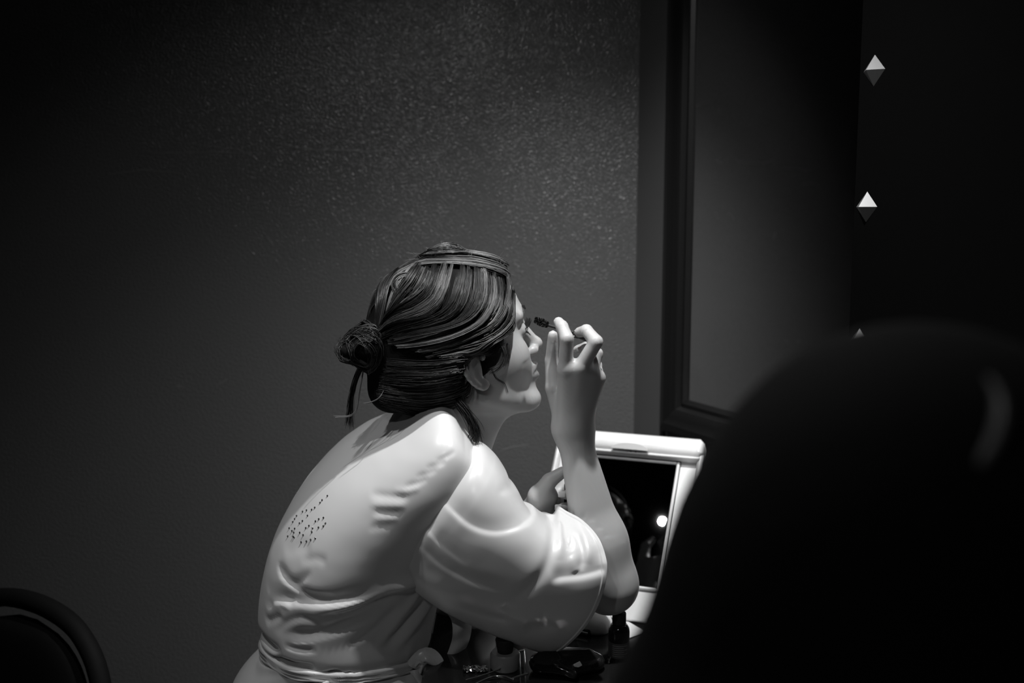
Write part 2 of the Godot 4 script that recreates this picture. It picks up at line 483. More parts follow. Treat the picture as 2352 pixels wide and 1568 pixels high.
func head_prims() -> Array:
	# x to the front of the face, y up, z to her right ear; the origin lies between the ears
	var L := [
		ell(Vector3(-0.008, 0.056, 0), Vector3(0.094, 0.088, 0.072)),
		ell(Vector3(0.034, 0.064, 0), Vector3(0.064, 0.064, 0.060), 0.03),
		ell(Vector3(0.032, -0.008, 0), Vector3(0.056, 0.078, 0.053), 0.03),
		cap(Vector3(0.0, -0.042, 0.050), Vector3(0.068, -0.080, 0.016), 0.015, 0.016, 0.03, true),
		ell(Vector3(0.085, -0.084, 0), Vector3(0.0155, 0.0155, 0.020), 0.02),
		ell(Vector3(0.048, -0.006, 0.037), Vector3(0.033, 0.027, 0.023), 0.03, true),
		ell(Vector3(0.070, -0.026, 0.026), Vector3(0.015, 0.018, 0.012), 0.02, true),
		ell(Vector3(0.076, -0.042, 0), Vector3(0.0275, 0.027, 0.022), 0.018),
		ell(Vector3(0.108, 0.028, 0.036), Vector3(0.021, 0.013, 0.019), 0.02, true, true),
		ell(Vector3(0.0800, 0.028, 0.032), Vector3(0.0135, 0.0125, 0.0145), 0.004, true),
		cap(Vector3(0.0935, 0.050, 0.010), Vector3(0.080, 0.051, 0.045), 0.008, 0.007, 0.016, true),
		cap(Vector3(0.094, 0.037, 0), Vector3(0.1115, -0.003, 0), 0.0070, 0.0090, 0.012),
		ell(Vector3(0.1155, -0.008, 0), Vector3(0.0095, 0.0085, 0.0095), 0.008),
		ell(Vector3(0.103, -0.0135, 0.0115), Vector3(0.0095, 0.0075, 0.0065), 0.006, true),
		cap(Vector3(0.104, -0.021, 0.006), Vector3(0.110, -0.016, 0.006), 0.0028, 0.002, 0.003, true, true),
		cap(Vector3(0.1040, -0.0365, 0), Vector3(0.088, -0.043, 0.021), 0.0058, 0.003, 0.006, true),
		cap(Vector3(0.1020, -0.053, 0), Vector3(0.088, -0.046, 0.019), 0.0064, 0.003, 0.006, true),
		cap(Vector3(0.112, -0.0450, 0), Vector3(0.091, -0.0440, 0.024), 0.0016, 0.0012, 0.003, true, true),
	]
	# the ear: plate, rim, inner fold, hollow, lobe
	var er := [Vector3(0.008, 0.010, 0.071), Vector3(0.006, 0.026, 0.075), Vector3(-0.008, 0.034, 0.081), Vector3(-0.022, 0.026, 0.087), Vector3(-0.026, 0.006, 0.088), Vector3(-0.019, -0.014, 0.084), Vector3(-0.006, -0.028, 0.077), Vector3(0.003, -0.027, 0.073)]
	var sh := Vector3(-0.002, 0.005, 0)
	var path := spline(er, 16)
	L.append(ell(sh + Vector3(-0.010, 0.002, 0.076), Vector3(0.015, 0.028, 0.006), 0.006, true, false, Basis(Vector3.UP, deg_to_rad(28.0))))
	for i in path.size() - 1: L.append(cap(sh + path[i], sh + path[i + 1], 0.0042, 0.0042, 0.002, true))
	L.append(ell(sh + Vector3(-0.001, -0.024, 0.076), Vector3(0.007, 0.008, 0.004), 0.005, true))
	L.append(ell(sh + Vector3(-0.006, 0.001, 0.087), Vector3(0.0115, 0.019, 0.0095), 0.003, true, true))
	return L

func woman():
	var t := thing("person", "woman in a white satin robe leaning forward to put on mascara", "person", Vector3(-0.25, 0.0, 0.0))
	t.position = Vector3.ZERO
	# head: turned away from us and tipped back
	var hb := Basis(Vector3.UP, deg_to_rad(22.0)) * Basis(Vector3.BACK, deg_to_rad(15.0)) * 1.12
	head = Transform3D(hb, W(1243, 787, -0.055) - hb * Vector3(0.1235, -0.009, 0))
	var mb := MB.new()
	var hp := head_prims()
	var inv := head.affine_inverse()
	hp.append(cap(Vector3(-0.03, -0.02, 0), inv * W(1030, 1000, -0.01), 0.046, 0.050, 0.03))
	hp.append(cap(Vector3(0.035, -0.075, 0), inv * W(1070, 1015, -0.01), 0.014, 0.040, 0.03))
	nets(mb, hp, Vector3(-0.12, -0.22, -0.1), Vector3(0.14, 0.15, 0.1), 0.0027, head)
	for i in mb.v.size():
		var p: Vector3 = inv * mb.v[i]
		var lip := absf(p.y + 0.0445) < 0.010 and p.x > 0.088 and absf(p.z) < 0.024
		var g := 0.62 if lip else 1.0
		mb.col.append(Color(g, g, g))
	# right arm and hand
	var S := W(1080, 1095, 0.11); var E := W(1397, 1340, 0.055); var Wr := W(1316, 990, 0.05)
	var A := [cap(S.lerp(E, 0.55) - Vector3(0, 0.03, 0), E, 0.040, 0.036, 0.02), cap(E, E.lerp(Wr, 0.28), 0.0385, 0.0415, 0.05), cap(E.lerp(Wr, 0.28), Wr, 0.0415, 0.0245, 0.03)]
	A.append(cap(W(1306, 985, 0.048), W(1328, 985, 0.048), 0.021, 0.021, 0.03))
	var mcp := [W(1299, 848, 0.092), W(1333, 845, 0.096), W(1358, 855, 0.088), W(1374, 868, 0.076)]
	for i in 4: A.append(cap(W(1302 + i * 9, 972, 0.055), mcp[i], 0.017, 0.0125 - i * 0.0006, 0.02))
	A.append_array(chain([mcp[0], W(1302, 778, 0.104), W(1291, 750, 0.090), W(1283, 739, 0.078)], [0.0118, 0.0104, 0.0094, 0.0080]))
	A.append_array(chain([mcp[1], W(1369, 785, 0.108), W(1347, 759, 0.092), W(1331, 763, 0.076)], [0.0118, 0.0106, 0.0094, 0.0082]))
	A.append_array(chain([mcp[2], W(1371, 812, 0.078), W(1347, 797, 0.056), W(1327, 803, 0.048)], [0.0108, 0.0094, 0.0084, 0.0075]))
	A.append_array(chain([mcp[3], W(1370, 838, 0.048), W(1350, 846, 0.030)], [0.0098, 0.0085, 0.007]))
	A.append_array(chain([W(1293, 955, 0.050), W(1272, 890, 0.052), W(1267, 828, 0.046), W(1270, 770, 0.056)], [0.017, 0.0135, 0.0105, 0.008]))
	nets(mb, A, W(1250, 1420, 0.0) - Vector3(0.02, 0.02, 0.07), W(1450, 720, 0.12) + Vector3(0.03, 0.02, 0.03), 0.003)
	# left hand, holding the tube
	var lw := W(1222, 1195, -0.02)
	var H := [cap(W(1150, 1380, -0.1), lw, 0.036, 0.026, 0.02), cap(lw, W(1248, 1140, 0.0), 0.026, 0.024, 0.02), cap(lw, W(1300, 1120, -0.04), 0.02, 0.016, 0.02), cap(lw, W(1305, 1170, -0.03), 0.02, 0.016, 0.02)]
	H.append_array(chain([W(1238, 1140, 0.008), W(1262, 1104, 0.012), W(1292, 1084, 0.006)], [0.019, 0.0125, 0.0095]))
	H.append_array(chain([W(1300, 1118, -0.04), W(1335, 1130, -0.01), W(1300, 1136, 0.016)], [0.012, 0.010, 0.008]))
	H.append_array(chain([W(1300, 1140, -0.04), W(1335, 1160, -0.01), W(1291, 1166, 0.016)], [0.012, 0.010, 0.008]))
	H.append_array(chain([W(1300, 1165, -0.04), W(1335, 1190, -0.01), W(1297, 1190, 0.012)], [0.012, 0.0095, 0.0075]))
	nets(mb, H, W(1190, 1420, -0.15) - Vector3(0.03, 0.03, 0.03), W(1350, 1050, 0.06) + Vector3(0.03, 0.02, 0.03), 0.003)
	# the trunk and legs under the robe
	var hip := W(790, 1600, 0.0); var waist := W(800, 1480, 0.0); var chest := W(890, 1180, 0.0); var neck := W(1000, 1030, 0.0)
	var Bd := [cap(hip, waist, 0.10, 0.09, 0.05), cap(waist, chest, 0.09, 0.10, 0.05), cap(chest, neck, 0.09, 0.045, 0.05),
		cap(neck, neck + body_side * 0.11 - Vector3(0, 0.06, 0), 0.045, 0.04, 0.04), cap(neck, neck - body_side * 0.10 - Vector3(0, 0.075, 0), 0.042, 0.036, 0.04),
		cap(neck + body_side * 0.11 - Vector3(0, 0.06, 0), S.lerp(E, 0.7) - Vector3(0, 0.02, 0), 0.04, 0.036, 0.03), cap(neck - body_side * 0.10 - Vector3(0, 0.075, 0), W(1150, 1380, -0.1), 0.036, 0.034, 0.03)]
	for s in [-1.0, 1.0]:
		var h0: Vector3 = hip + body_side * 0.09 * s - Vector3(0, 0.03, 0)
		var kn: Vector3 = h0 + body_fwd * 0.42 + body_side * 0.02 * s; kn.y = 0.49
		var an := kn - body_fwd * 0.05; an.y = 0.08
		Bd.append(cap(h0, kn, 0.085, 0.055, 0.05)); Bd.append(cap(kn, an, 0.055, 0.036, 0.02)); Bd.append(cap(an - Vector3(0, 0.045, 0), an + body_fwd * 0.15 - Vector3(0, 0.05, 0), 0.034, 0.026, 0.02))
	nets(mb, Bd, Vector3(-0.6, 0.0, -0.45), Vector3(0.4, 1.25, 0.45), 0.014)
	while mb.col.size() < mb.v.size(): mb.col.append(Color.WHITE)
	part(t, "body", mb.smooth_mesh(), mats.skin)
	robe(t)
	hair(t)
	face_details(t)
	mascara()

# a fold of the cloth: a line on the near side (photo places), its width above and below, its height
var folds := []
func fold_at(list: Array, x: float, y: float) -> float:
	var s := 0.0
	for f in list:
		if x < f.lo.x or x > f.hi.x or y < f.lo.y or y > f.hi.y: continue
		var best := 1e9; var bs := 1.0; var bt := 0.0
		var pts: PackedVector2Array = f.pts
		var n := pts.size()
		for i in n - 1:
			var a := pts[i]; var d := pts[i + 1] - a
			var q := Vector2(x, y) - a
			var h := clampf(q.dot(d) / d.length_squared(), 0, 1)
			var e := q - d * h
			var l := e.length_squared()
			if l < best:
				best = l; bs = d.cross(q); bt = (i + h) / (n - 1)
		var w: float = f.w1 if bs < 0 else f.w2
		var taper := smoothstep(0.0, f.t0, bt) * smoothstep(0.0, f.t1, 1.0 - bt)
		s += f.amp * taper * exp(-best / (w * w))
	return s
func fold(z: float, amp: float, w1: float, w2: float, places: Array, t0 := 0.25, t1 := 0.25) -> Dictionary:
	# w1: spread on the upper side of a line drawn left to right, w2: on the lower side (metres)
	var src := []
	for q in places: src.append(W(q[0], q[1], z))
	var pts := PackedVector2Array()
	var lo := Vector2(9, 9); var hi := Vector2(-9, -9)
	for p in spline(src, places.size() * 4):
		pts.append(Vector2(p.x, p.y)); lo = lo.min(pts[-1]); hi = hi.max(pts[-1])
	var m := maxf(w1, w2) * 2.6
	return {"pts": pts, "amp": amp, "w1": w2, "w2": w1, "lo": lo - Vector2(m, m), "hi": hi + Vector2(m, m), "t0": maxf(t0, 0.001), "t1": maxf(t1, 0.001)}
var cloth_noise := FastNoiseLite.new()
func shape_rows(rows: Array, list: Array, closed := true, mirror_far := 0.35) -> Array:
	# pushes every point along its normal by the folds; the far side gets them weaker
	var n: int = rows[0].size(); var out := []
	for i in rows.size():
		var r := PackedVector3Array()
		for j in n:
			var du: Vector3 = rows[i][(j + 1) % n if closed else mini(j + 1, n - 1)] - rows[i][(j - 1 + n) % n if closed else maxi(j - 1, 0)]
			var dv: Vector3 = rows[mini(i + 1, rows.size() - 1)][j] - rows[maxi(i - 1, 0)][j]
			var nn := du.cross(dv).normalized()
			var p: Vector3 = rows[i][j]
			var m := smoothstep(-0.25, 0.25, nn.z)
			var wr := cloth_noise.get_noise_3d(p.x * 9.0, p.y * 16.0, p.z * 9.0) * 0.0006
			r.append(p + nn * (wr + fold_at(list, p.x, p.y) * lerpf(mirror_far, 1.0, m)))
		out.append(r)
	return out

func robe(t: Node3D):
	# trunk: rings round the spine. keys: px, py of the spine, forward lean, back, front and side radius
	# and how far the near shoulder is lifted
	var keys := [
		[800, 1760, 0, 0.185, 0.20, 0.20, 0, 0], [800, 1660, 0, 0.195, 0.20, 0.20, 0, 0], [795, 1570, 2, 0.185, 0.17, 0.18, 0, 0], [797, 1490, 4, 0.142, 0.135, 0.138, 0, 0], [800, 1440, 5, 0.146, 0.135, 0.138, 0, 0],
		[808, 1360, 9, 0.146, 0.14, 0.142, 0, 0], [822, 1270, 17, 0.132, 0.14, 0.155, 0, 0], [862, 1175, 28, 0.112, 0.13, 0.172, 0, 0], [915, 1100, 36, 0.094, 0.115, 0.184, 0.008, 0], [960, 1048, 40, 0.078, 0.095, 0.176, 0.026, 0.004],
		[985, 1016, 42, 0.068, 0.082, 0.138, 0.030, 0.012], [1001, 986, 43, 0.062, 0.072, 0.094, 0.026, 0.018], [1006, 968, 44, 0.056, 0.068, 0.070, 0.024, 0.02], [1003, 950, 46, 0.056, 0.066, 0.066, 0.024, 0.02]]
	var rows := []
	var NT := 240; var NP := 260
	for i in NT:
		var k := key_at(keys, float(i) / (NT - 1))
		var c := W(k[0], k[1], 0.0)
		var al := deg_to_rad(k[2])
		var A := body_fwd * cos(al) - Vector3.UP * sin(al)
		var r := PackedVector3Array()
		for j in NP:
			var a := TAU * j / NP
			var x := signf(cos(a)) * pow(absf(cos(a)), 0.88); var y := signf(sin(a)) * pow(absf(sin(a)), 0.88)
			r.append(c + A * x * (k[4] if x > 0 else k[3]) + body_side * y * k[5] + Vector3.UP * float(k[6]) * maxf(y, 0.0) * maxf(y, 0.0) + Vector3.UP * float(k[7]) * 2.0 * maxf(y, 0.0) * maxf(-x, 0.0))
		rows.append(r)
	var L := []
	for f in [ # height, spread above, spread below (mm), places
		[9, 10, 6, [[622, 1312], [640, 1328], [665, 1338], [690, 1332], [722, 1300]]],
		[12, 14, 8, [[600, 1395], [640, 1378], [700, 1370], [770, 1364], [830, 1356], [880, 1346]]],
		[9, 9, 7, [[655, 1340], [690, 1350], [730, 1360], [780, 1362]]],
		[-9, 12, 12, [[690, 1398], [780, 1380], [860, 1358], [930, 1338], [980, 1335]]],
		[11, 12, 7, [[630, 1458], [690, 1445], [750, 1432], [810, 1412], [880, 1388]]],
		[7, 8, 7, [[625, 1462], [655, 1430], [690, 1410], [725, 1412], [750, 1428]]],
		[7, 8, 6, [[598, 1420], [620, 1395], [650, 1382], [680, 1380]]],
		[-6, 7, 7, [[606, 1402], [640, 1388], [670, 1388]]],
		[7, 7, 7, [[596, 1450], [620, 1432], [650, 1412]]],
		[6, 6, 5, [[650, 1478], [690, 1480], [735, 1477]]],
		[-7, 8, 8, [[860, 1490], [900, 1445], [940, 1400], [975, 1350]]],
		[6, 10, 8, [[880, 1500], [930, 1440], [985, 1380]]],
		[-6, 8, 8, [[900, 1510], [960, 1445], [1000, 1400]]],
		[-10, 20, 20, [[880, 1330], [930, 1338], [980, 1345], [1020, 1360]]],
		[8, 9, 5, [[640, 1470], [720, 1452], [800, 1432], [890, 1398]]], [6, 8, 5, [[720, 1405], [800, 1392], [870, 1370], [940, 1345]]], [6, 7, 5, [[800, 1475], [860, 1440], [920, 1390]]],
		[9, 10, 6, [[535, 1530], [560, 1506], [600, 1500], [640, 1508]], 0.1, 0.3], [8, 8, 6, [[500, 1560], [560, 1530], [630, 1520], [690, 1520]], 0.1, 0.3], [-6, 7, 7, [[540, 1545], [600, 1530], [660, 1528]]],
		[5, 8, 8, [[690, 1290], [730, 1275], [760, 1280]]],
		[4, 12, 12, [[640, 1290], [680, 1262], [720, 1258]]],
		# gathers that run into the shoulder seam
		[4.5, 4, 4, [[1000, 1046], [1030, 1034], [1052, 1022]]], [4.5, 4, 4, [[978, 1062], [1008, 1052], [1032, 1044]]], [4.5, 4, 4, [[955, 1082], [988, 1070], [1012, 1060]]],
		[5, 5, 4, [[930, 1104], [965, 1092], [992, 1080]]], [-4, 5, 5, [[905, 1112], [945, 1110], [975, 1100]]], [6, 7, 5, [[850, 1126], [900, 1125], [955, 1126]]], [-6, 6, 6, [[850, 1146], [900, 1144], [945, 1142]]],
		[5, 5, 5, [[860, 1160], [895, 1160], [935, 1158]]], [-4, 5, 5, [[860, 1174], [895, 1174], [925, 1172]]], [3, 6, 6, [[850, 1196], [880, 1192], [915, 1186]]],
		# skirt folds spreading from the belt
		[9, 10, 7, [[735, 1516], [650, 1522], [580, 1540], [505, 1575]], 0.15, 0.1], [-8, 9, 9, [[720, 1528], [640, 1540], [560, 1570]]], [10, 10, 7, [[790, 1526], [720, 1548], [640, 1572], [560, 1610]], 0.15, 0.1],
		[-8, 8, 8, [[780, 1540], [730, 1560], [670, 1590]]], [9, 8, 6, [[815, 1532], [770, 1562], [720, 1600], [690, 1650]], 0.15, 0.1], [-7, 7, 7, [[812, 1545], [780, 1580], [750, 1640]]], [9, 8, 6, [[845, 1540], [820, 1580], [800, 1650]], 0.15, 0.1],
		[8, 10, 10, [[540, 1520], [580, 1500], [620, 1498], [650, 1492]]], [-6, 8, 8, [[560, 1525], [600, 1518], [640, 1510]]],
		[-7, 8, 8, [[930, 1545], [940, 1580], [945, 1650]]], [7, 8, 8, [[960, 1545], [975, 1590], [980, 1650]]]]:
		L.append(fold(0.12, f[0] * (0.0017 if f[3][0][1] > 1290 else 0.0009), f[1] * 0.0009, f[2] * 0.0007, f[3], f[4] if f.size() > 4 else 0.3, f[5] if f.size() > 5 else 0.3))
	rows = shape_rows(rows, L)
	var mb := MB.new(); mb.grid(rows, true)
	var g := part(t, "robe", mb.smooth_mesh(), mats.satin, "white satin robe")
	robe_details(t, g, rows)
	# near sleeve: rings from the armhole to the cuff: top px, py, bottom px, py, z and half depth of the ring, turn
	var sk := [[990, 1030, 860, 1230, 0.02, 0.05, 5], [1084, 1014, 900, 1292, 0.085, 0.068, 5], [1136, 1046, 925, 1328, 0.095, 0.080, 5], [1190, 1125, 1000, 1388, 0.10, 0.082, 10], [1240, 1178, 1100, 1440, 0.095, 0.086, 18],
		[1275, 1195, 1190, 1480, 0.092, 0.088, 26], [1300, 1190, 1240, 1498, 0.090, 0.088, 32], [1322, 1186, 1262, 1500, 0.09, 0.084, 36]]
	var NS := 200; var NR := 300
	var sl := []
	for f in [
		[9, 24, 5, [[1000, 1135], [1035, 1158], [1082, 1192], [1133, 1206], [1186, 1200], [1225, 1188], [1258, 1176]], 0.25, 0.1],
		[5, 16, 5, [[930, 1215], [1000, 1285], [1090, 1330], [1170, 1350]]], [4, 14, 4, [[960, 1180], [1010, 1240], [1080, 1290]]], [3, 10, 8, [[1000, 1385], [1100, 1418], [1200, 1436]]],
		[-4, 22, 22, [[1060, 1225], [1120, 1240], [1190, 1240], [1235, 1225]]],
		[3, 8, 6, [[1140, 1125], [1175, 1128], [1208, 1138]]],
		[10, 9, 9, [[1255, 1178], [1275, 1195], [1279, 1222], [1262, 1272], [1238, 1312], [1205, 1346], [1175, 1370], [1148, 1385]], 0.1, 0.4],
		[5, 12, 7, [[1150, 1384], [1172, 1396], [1198, 1406]]],
		[-13, 8, 8, [[1288, 1190], [1292, 1215], [1288, 1250], [1285, 1280]], 0.1, 0.4],
		[12, 13, 13, [[1296, 1198], [1325, 1186], [1362, 1215], [1384, 1255], [1390, 1295]], 0.2, 0.2],
		[8, 5, 5, [[1301, 1212], [1297, 1240], [1308, 1255], [1320, 1246]]], [-7, 8, 8, [[1318, 1218], [1340, 1235], [1352, 1265], [1345, 1290]]],
		[8, 6, 6, [[1326, 1232], [1338, 1268], [1332, 1305]]], [-6, 6, 6, [[1312, 1270], [1318, 1292], [1324, 1308]]],
		[14, 18, 6, [[1262, 1318], [1292, 1313], [1336, 1311], [1391, 1303]], 0.3, 0.1],
		[6, 22, 16, [[1200, 1450], [1240, 1446], [1280, 1432]]], [-6, 16, 16, [[1160, 1420], [1210, 1425], [1250, 1412]]],
		[4, 8, 7, [[900, 1262], [915, 1262], [935, 1285], [958, 1312]], 0.4, 0.3], [-4, 8, 8, [[900, 1290], [925, 1310], [945, 1335]]],
		[5, 14, 14, [[930, 1230], [960, 1290], [1010, 1340]]], [-4, 12, 12, [[985, 1200], [1000, 1260], [1040, 1320]]],
		[5, 5, 5, [[1110, 1026], [1045, 1062], [990, 1108], [948, 1162], [915, 1215], [895, 1262], [888, 1296]], 0.05, 0.05],
		[-4, 5, 5, [[1060, 1072], [1008, 1112], [965, 1168], [930, 1222]]]]:
		sl.append(fold(0.16, f[0] * 0.001, f[1] * 0.001, f[2] * 0.001, f[3], f[4] if f.size() > 4 else 0.3, f[5] if f.size() > 5 else 0.3))
	part(g, "sleeve", sleeve_mesh(sk, NS, NR, sl), mats.satin)
	part(g, "sleeve", sleeve_mesh([[960, 1060, 850, 1240, -0.12, 0.055, 0], [1060, 1150, 960, 1360, -0.14, 0.07, 0], [1130, 1270, 1040, 1450, -0.14, 0.07, 0], [1185, 1370, 1090, 1510, -0.13, 0.07, 0]], 50, 80, []), mats.satin)

func sleeve_mesh(sk: Array, NS: int, NR: int, sl: Array) -> ArrayMesh:
	var srows := []
	for i in NS:
		var k := key_at(sk, float(i) / (NS - 1))
		var top := W(k[0], k[1], k[4]); var bot := W(k[2], k[3], k[4])
		var c := (top + bot) / 2; var A := (top - bot) / 2
		var B := Vector3(sin(deg_to_rad(k[6])), 0, cos(deg_to_rad(k[6])))
		B = (B - A * B.dot(A) / A.length_squared()).normalized() * float(k[5])
		var r := PackedVector3Array()
		for j in NR:
			var a := TAU * j / NR
			r.append(c + A * cos(a) - B * (1.0 + 0.42 * cos(a) * smoothstep(0.0, 0.3, float(i) / NS)) * signf(sin(a)) * pow(absf(sin(a)), 0.8 if cos(a) > 0 else 0.8 + 0.5 * smoothstep(0.4, 1.0, float(i) / NS)))
		srows.append(r)
	srows = shape_rows(srows, sl)
	for i in range(int(NS * 0.93), NS):           # double cloth at the hem
		var m := Vector3.ZERO
		for p in srows[i]: m += p / NR
		for j in NR: srows[i][j] += (srows[i][j] - m).normalized() * 0.0016
	# the hem is turned in
	var hem := PackedVector3Array(); var inn := PackedVector3Array()
	var mid := Vector3.ZERO
	for p in srows[-1]: mid += p / NR
	for j in NR:
		hem.append(srows[-1][j].lerp(mid, 0.03)); inn.append(srows[-4][j].lerp(mid, 0.05))
	srows.append(hem); srows.append(inn)
	var sm := MB.new(); sm.grid(srows, true)
	return sm.smooth_mesh()

func row_at(rows: Array, t: float) -> PackedVector3Array: return rows[int(t * (rows.size() - 1))]

func studded_panel():
	var xf := Transform3D(Basis(wall_dir, Vector3.UP, wall_out), corner)
	var inv := xf.affine_inverse()
	var e := inv * on_plane(1972, 400, corner + wall_out * 0.05, wall_out)
	var t := thing("studded_panel", "tall black panel with a row of pyramid studs beside the mirror", "panel", corner)
	t.basis = xf.basis
	var mb := MB.new(); mb.box(Vector3(e.x, 0.0, 0.036), Vector3(e.x + 0.62, 2.38, 0.06), 0.004)
	part(t, "board", mb.crease_mesh(), mats.studded)
	for y in [-1, 0, 1, 2]:
		var c := inv * on_plane(2008 - 17.5 * y, 162 + 313 * y, corner + wall_out * 0.06, wall_out)
		var st := MB.new(); var r := 0.0215
		var q := [Vector3(r, 0, 0), Vector3(0, r * 1.1, 0), Vector3(-r, 0, 0), Vector3(0, -r * 1.1, 0)]
		for k in 4:
			var a: Vector3 = q[k]; var b: Vector3 = q[(k + 1) % 4]
			var i0 := st.add(c + a); var i1 := st.add(c + b); var i2 := st.add(c + Vector3(0, 0, 0.017))
			st.tri(i0, i1, i2)
			st.tri(st.add(c + b), st.add(c + a), st.add(c))
		part(t, "stud", st.crease_mesh(5.0), mats.stud)

# ------------------------------------------------------------------ hair
var hair_list := []
func hair_surface(px: float, py: float, lift: float) -> Vector3:      # point of the hair volume (head axes) met from the side
	var inv := head.affine_inverse()
	var o := inv * CAM; var d := (inv.basis * ray(px, py)).normalized()
	var t := 1.1; var best := 9.0; var bt := t
	for i in 60:
		var f := field(hair_list, o + d * t)
		if f < best:
			best = f; bt = t
		if f < 0.0008 or t > 1.9: break
		t += maxf(f * 0.8, 0.0015)
	return settle(o + d * bt, lift)
func settle(p: Vector3, lift: float) -> Vector3:
	for k in 2:
		var f := field(hair_list, p); var h := 0.002
		var g := Vector3(field(hair_list, p + Vector3(h, 0, 0)) - f, field(hair_list, p + Vector3(0, h, 0)) - f, field(hair_list, p + Vector3(0, 0, h)) - f)
		if g.length() < 1e-6: return p
		p += g.normalized() * (lift - f)
	return p
func strand(mb: MB, path: PackedVector3Array, r0: float, r1: float, g: float, sides := 3):
	var n := path.size(); var rr := PackedFloat32Array()
	for i in n:
		var t := float(i) / (n - 1)
		rr.append(lerpf(r0, r1, t) * (0.35 + 0.65 * minf(1.0, 8.0 * t)))
	var k := mb.v.size()
	mb.tube(path, rr, sides, false)
	for i in mb.v.size() - k: mb.col.append(Color(g, g, g))
func family(mb: MB, guides: Array, count: int, n: int, lift0: float, lift1: float, spread: float, r: float, light: float, z_mirror := false):
	# strands between neighbouring guides, in clumps, laid on the hair volume
	var gs := []
	for g in guides:
		var pts := []
		for q in g: pts.append(hair_surface(q[0], q[1], 0.001))
		gs.append(spline(pts, n))
	var clumps := maxi(count / 14, 1)
	for c in clumps:
		var u0 := rng.randf() * (gs.size() - 1); var tone := rng.randf(); tone = 0.006 + light * tone * tone * tone
		var cl := lerpf(lift0, lift1, rng.randf()); var ph := rng.randf() * TAU; var wv := rng.randf_range(0.5, 1.5)
		var start := rng.randf() * 0.12; var stop := 1.0 - rng.randf() * rng.randf() * 0.45
		for s in 14:
			var u := clampf(u0 + rng.randfn() * 0.055 * spread, 0, gs.size() - 1.001)
			var k := int(u); var f := u - k
			var off := rng.randfn() * 0.0012 * spread; var lf := cl + rng.randf() * 0.003
			var pts := PackedVector3Array()
			for i in n:
				var t := lerpf(start, stop, float(i) / (n - 1)) * (n - 1)
				var a := int(minf(t, n - 1.001)); var b := t - a
				var p: Vector3 = gs[k][a].lerp(gs[k][a + 1], b).lerp(gs[k + 1][a].lerp(gs[k + 1][a + 1], b), f)
				p += Vector3(0, 1, 0) * (off + sin(ph + t / n * TAU * wv) * 0.0022)
				p = settle(p, lf * (0.5 + 0.5 * sin(PI * minf(float(i) / (n - 1) + 0.15, 1.0))))
				if z_mirror: p.z = -p.z
				pts.append(head * p)
			strand(mb, pts, r * rng.randf_range(0.7, 1.2), r * 0.35, tone * rng.randf_range(0.7, 1.3))
func free_lock(mb: MB, places: Array, count: int, spread: float, r: float, tone: float, n := 16):
	# loose strands through px, py, z
	var pts := []
	for q in places: pts.append(W(q[0], q[1], q[2]))
	var base := spline(pts, n)
	for s in count:
		var o := Vector3(rng.randfn(), rng.randfn(), rng.randfn()) * spread; var o2 := Vector3(rng.randfn(), rng.randfn(), rng.randfn()) * spread
		var path := PackedVector3Array()
		for i in n: path.append(base[i] + o.lerp(o2, float(i) / (n - 1)) * (0.4 + 0.6 * float(i) / (n - 1)))
		strand(mb, path, r, r * 0.3, tone * rng.randf_range(0.5, 1.5))

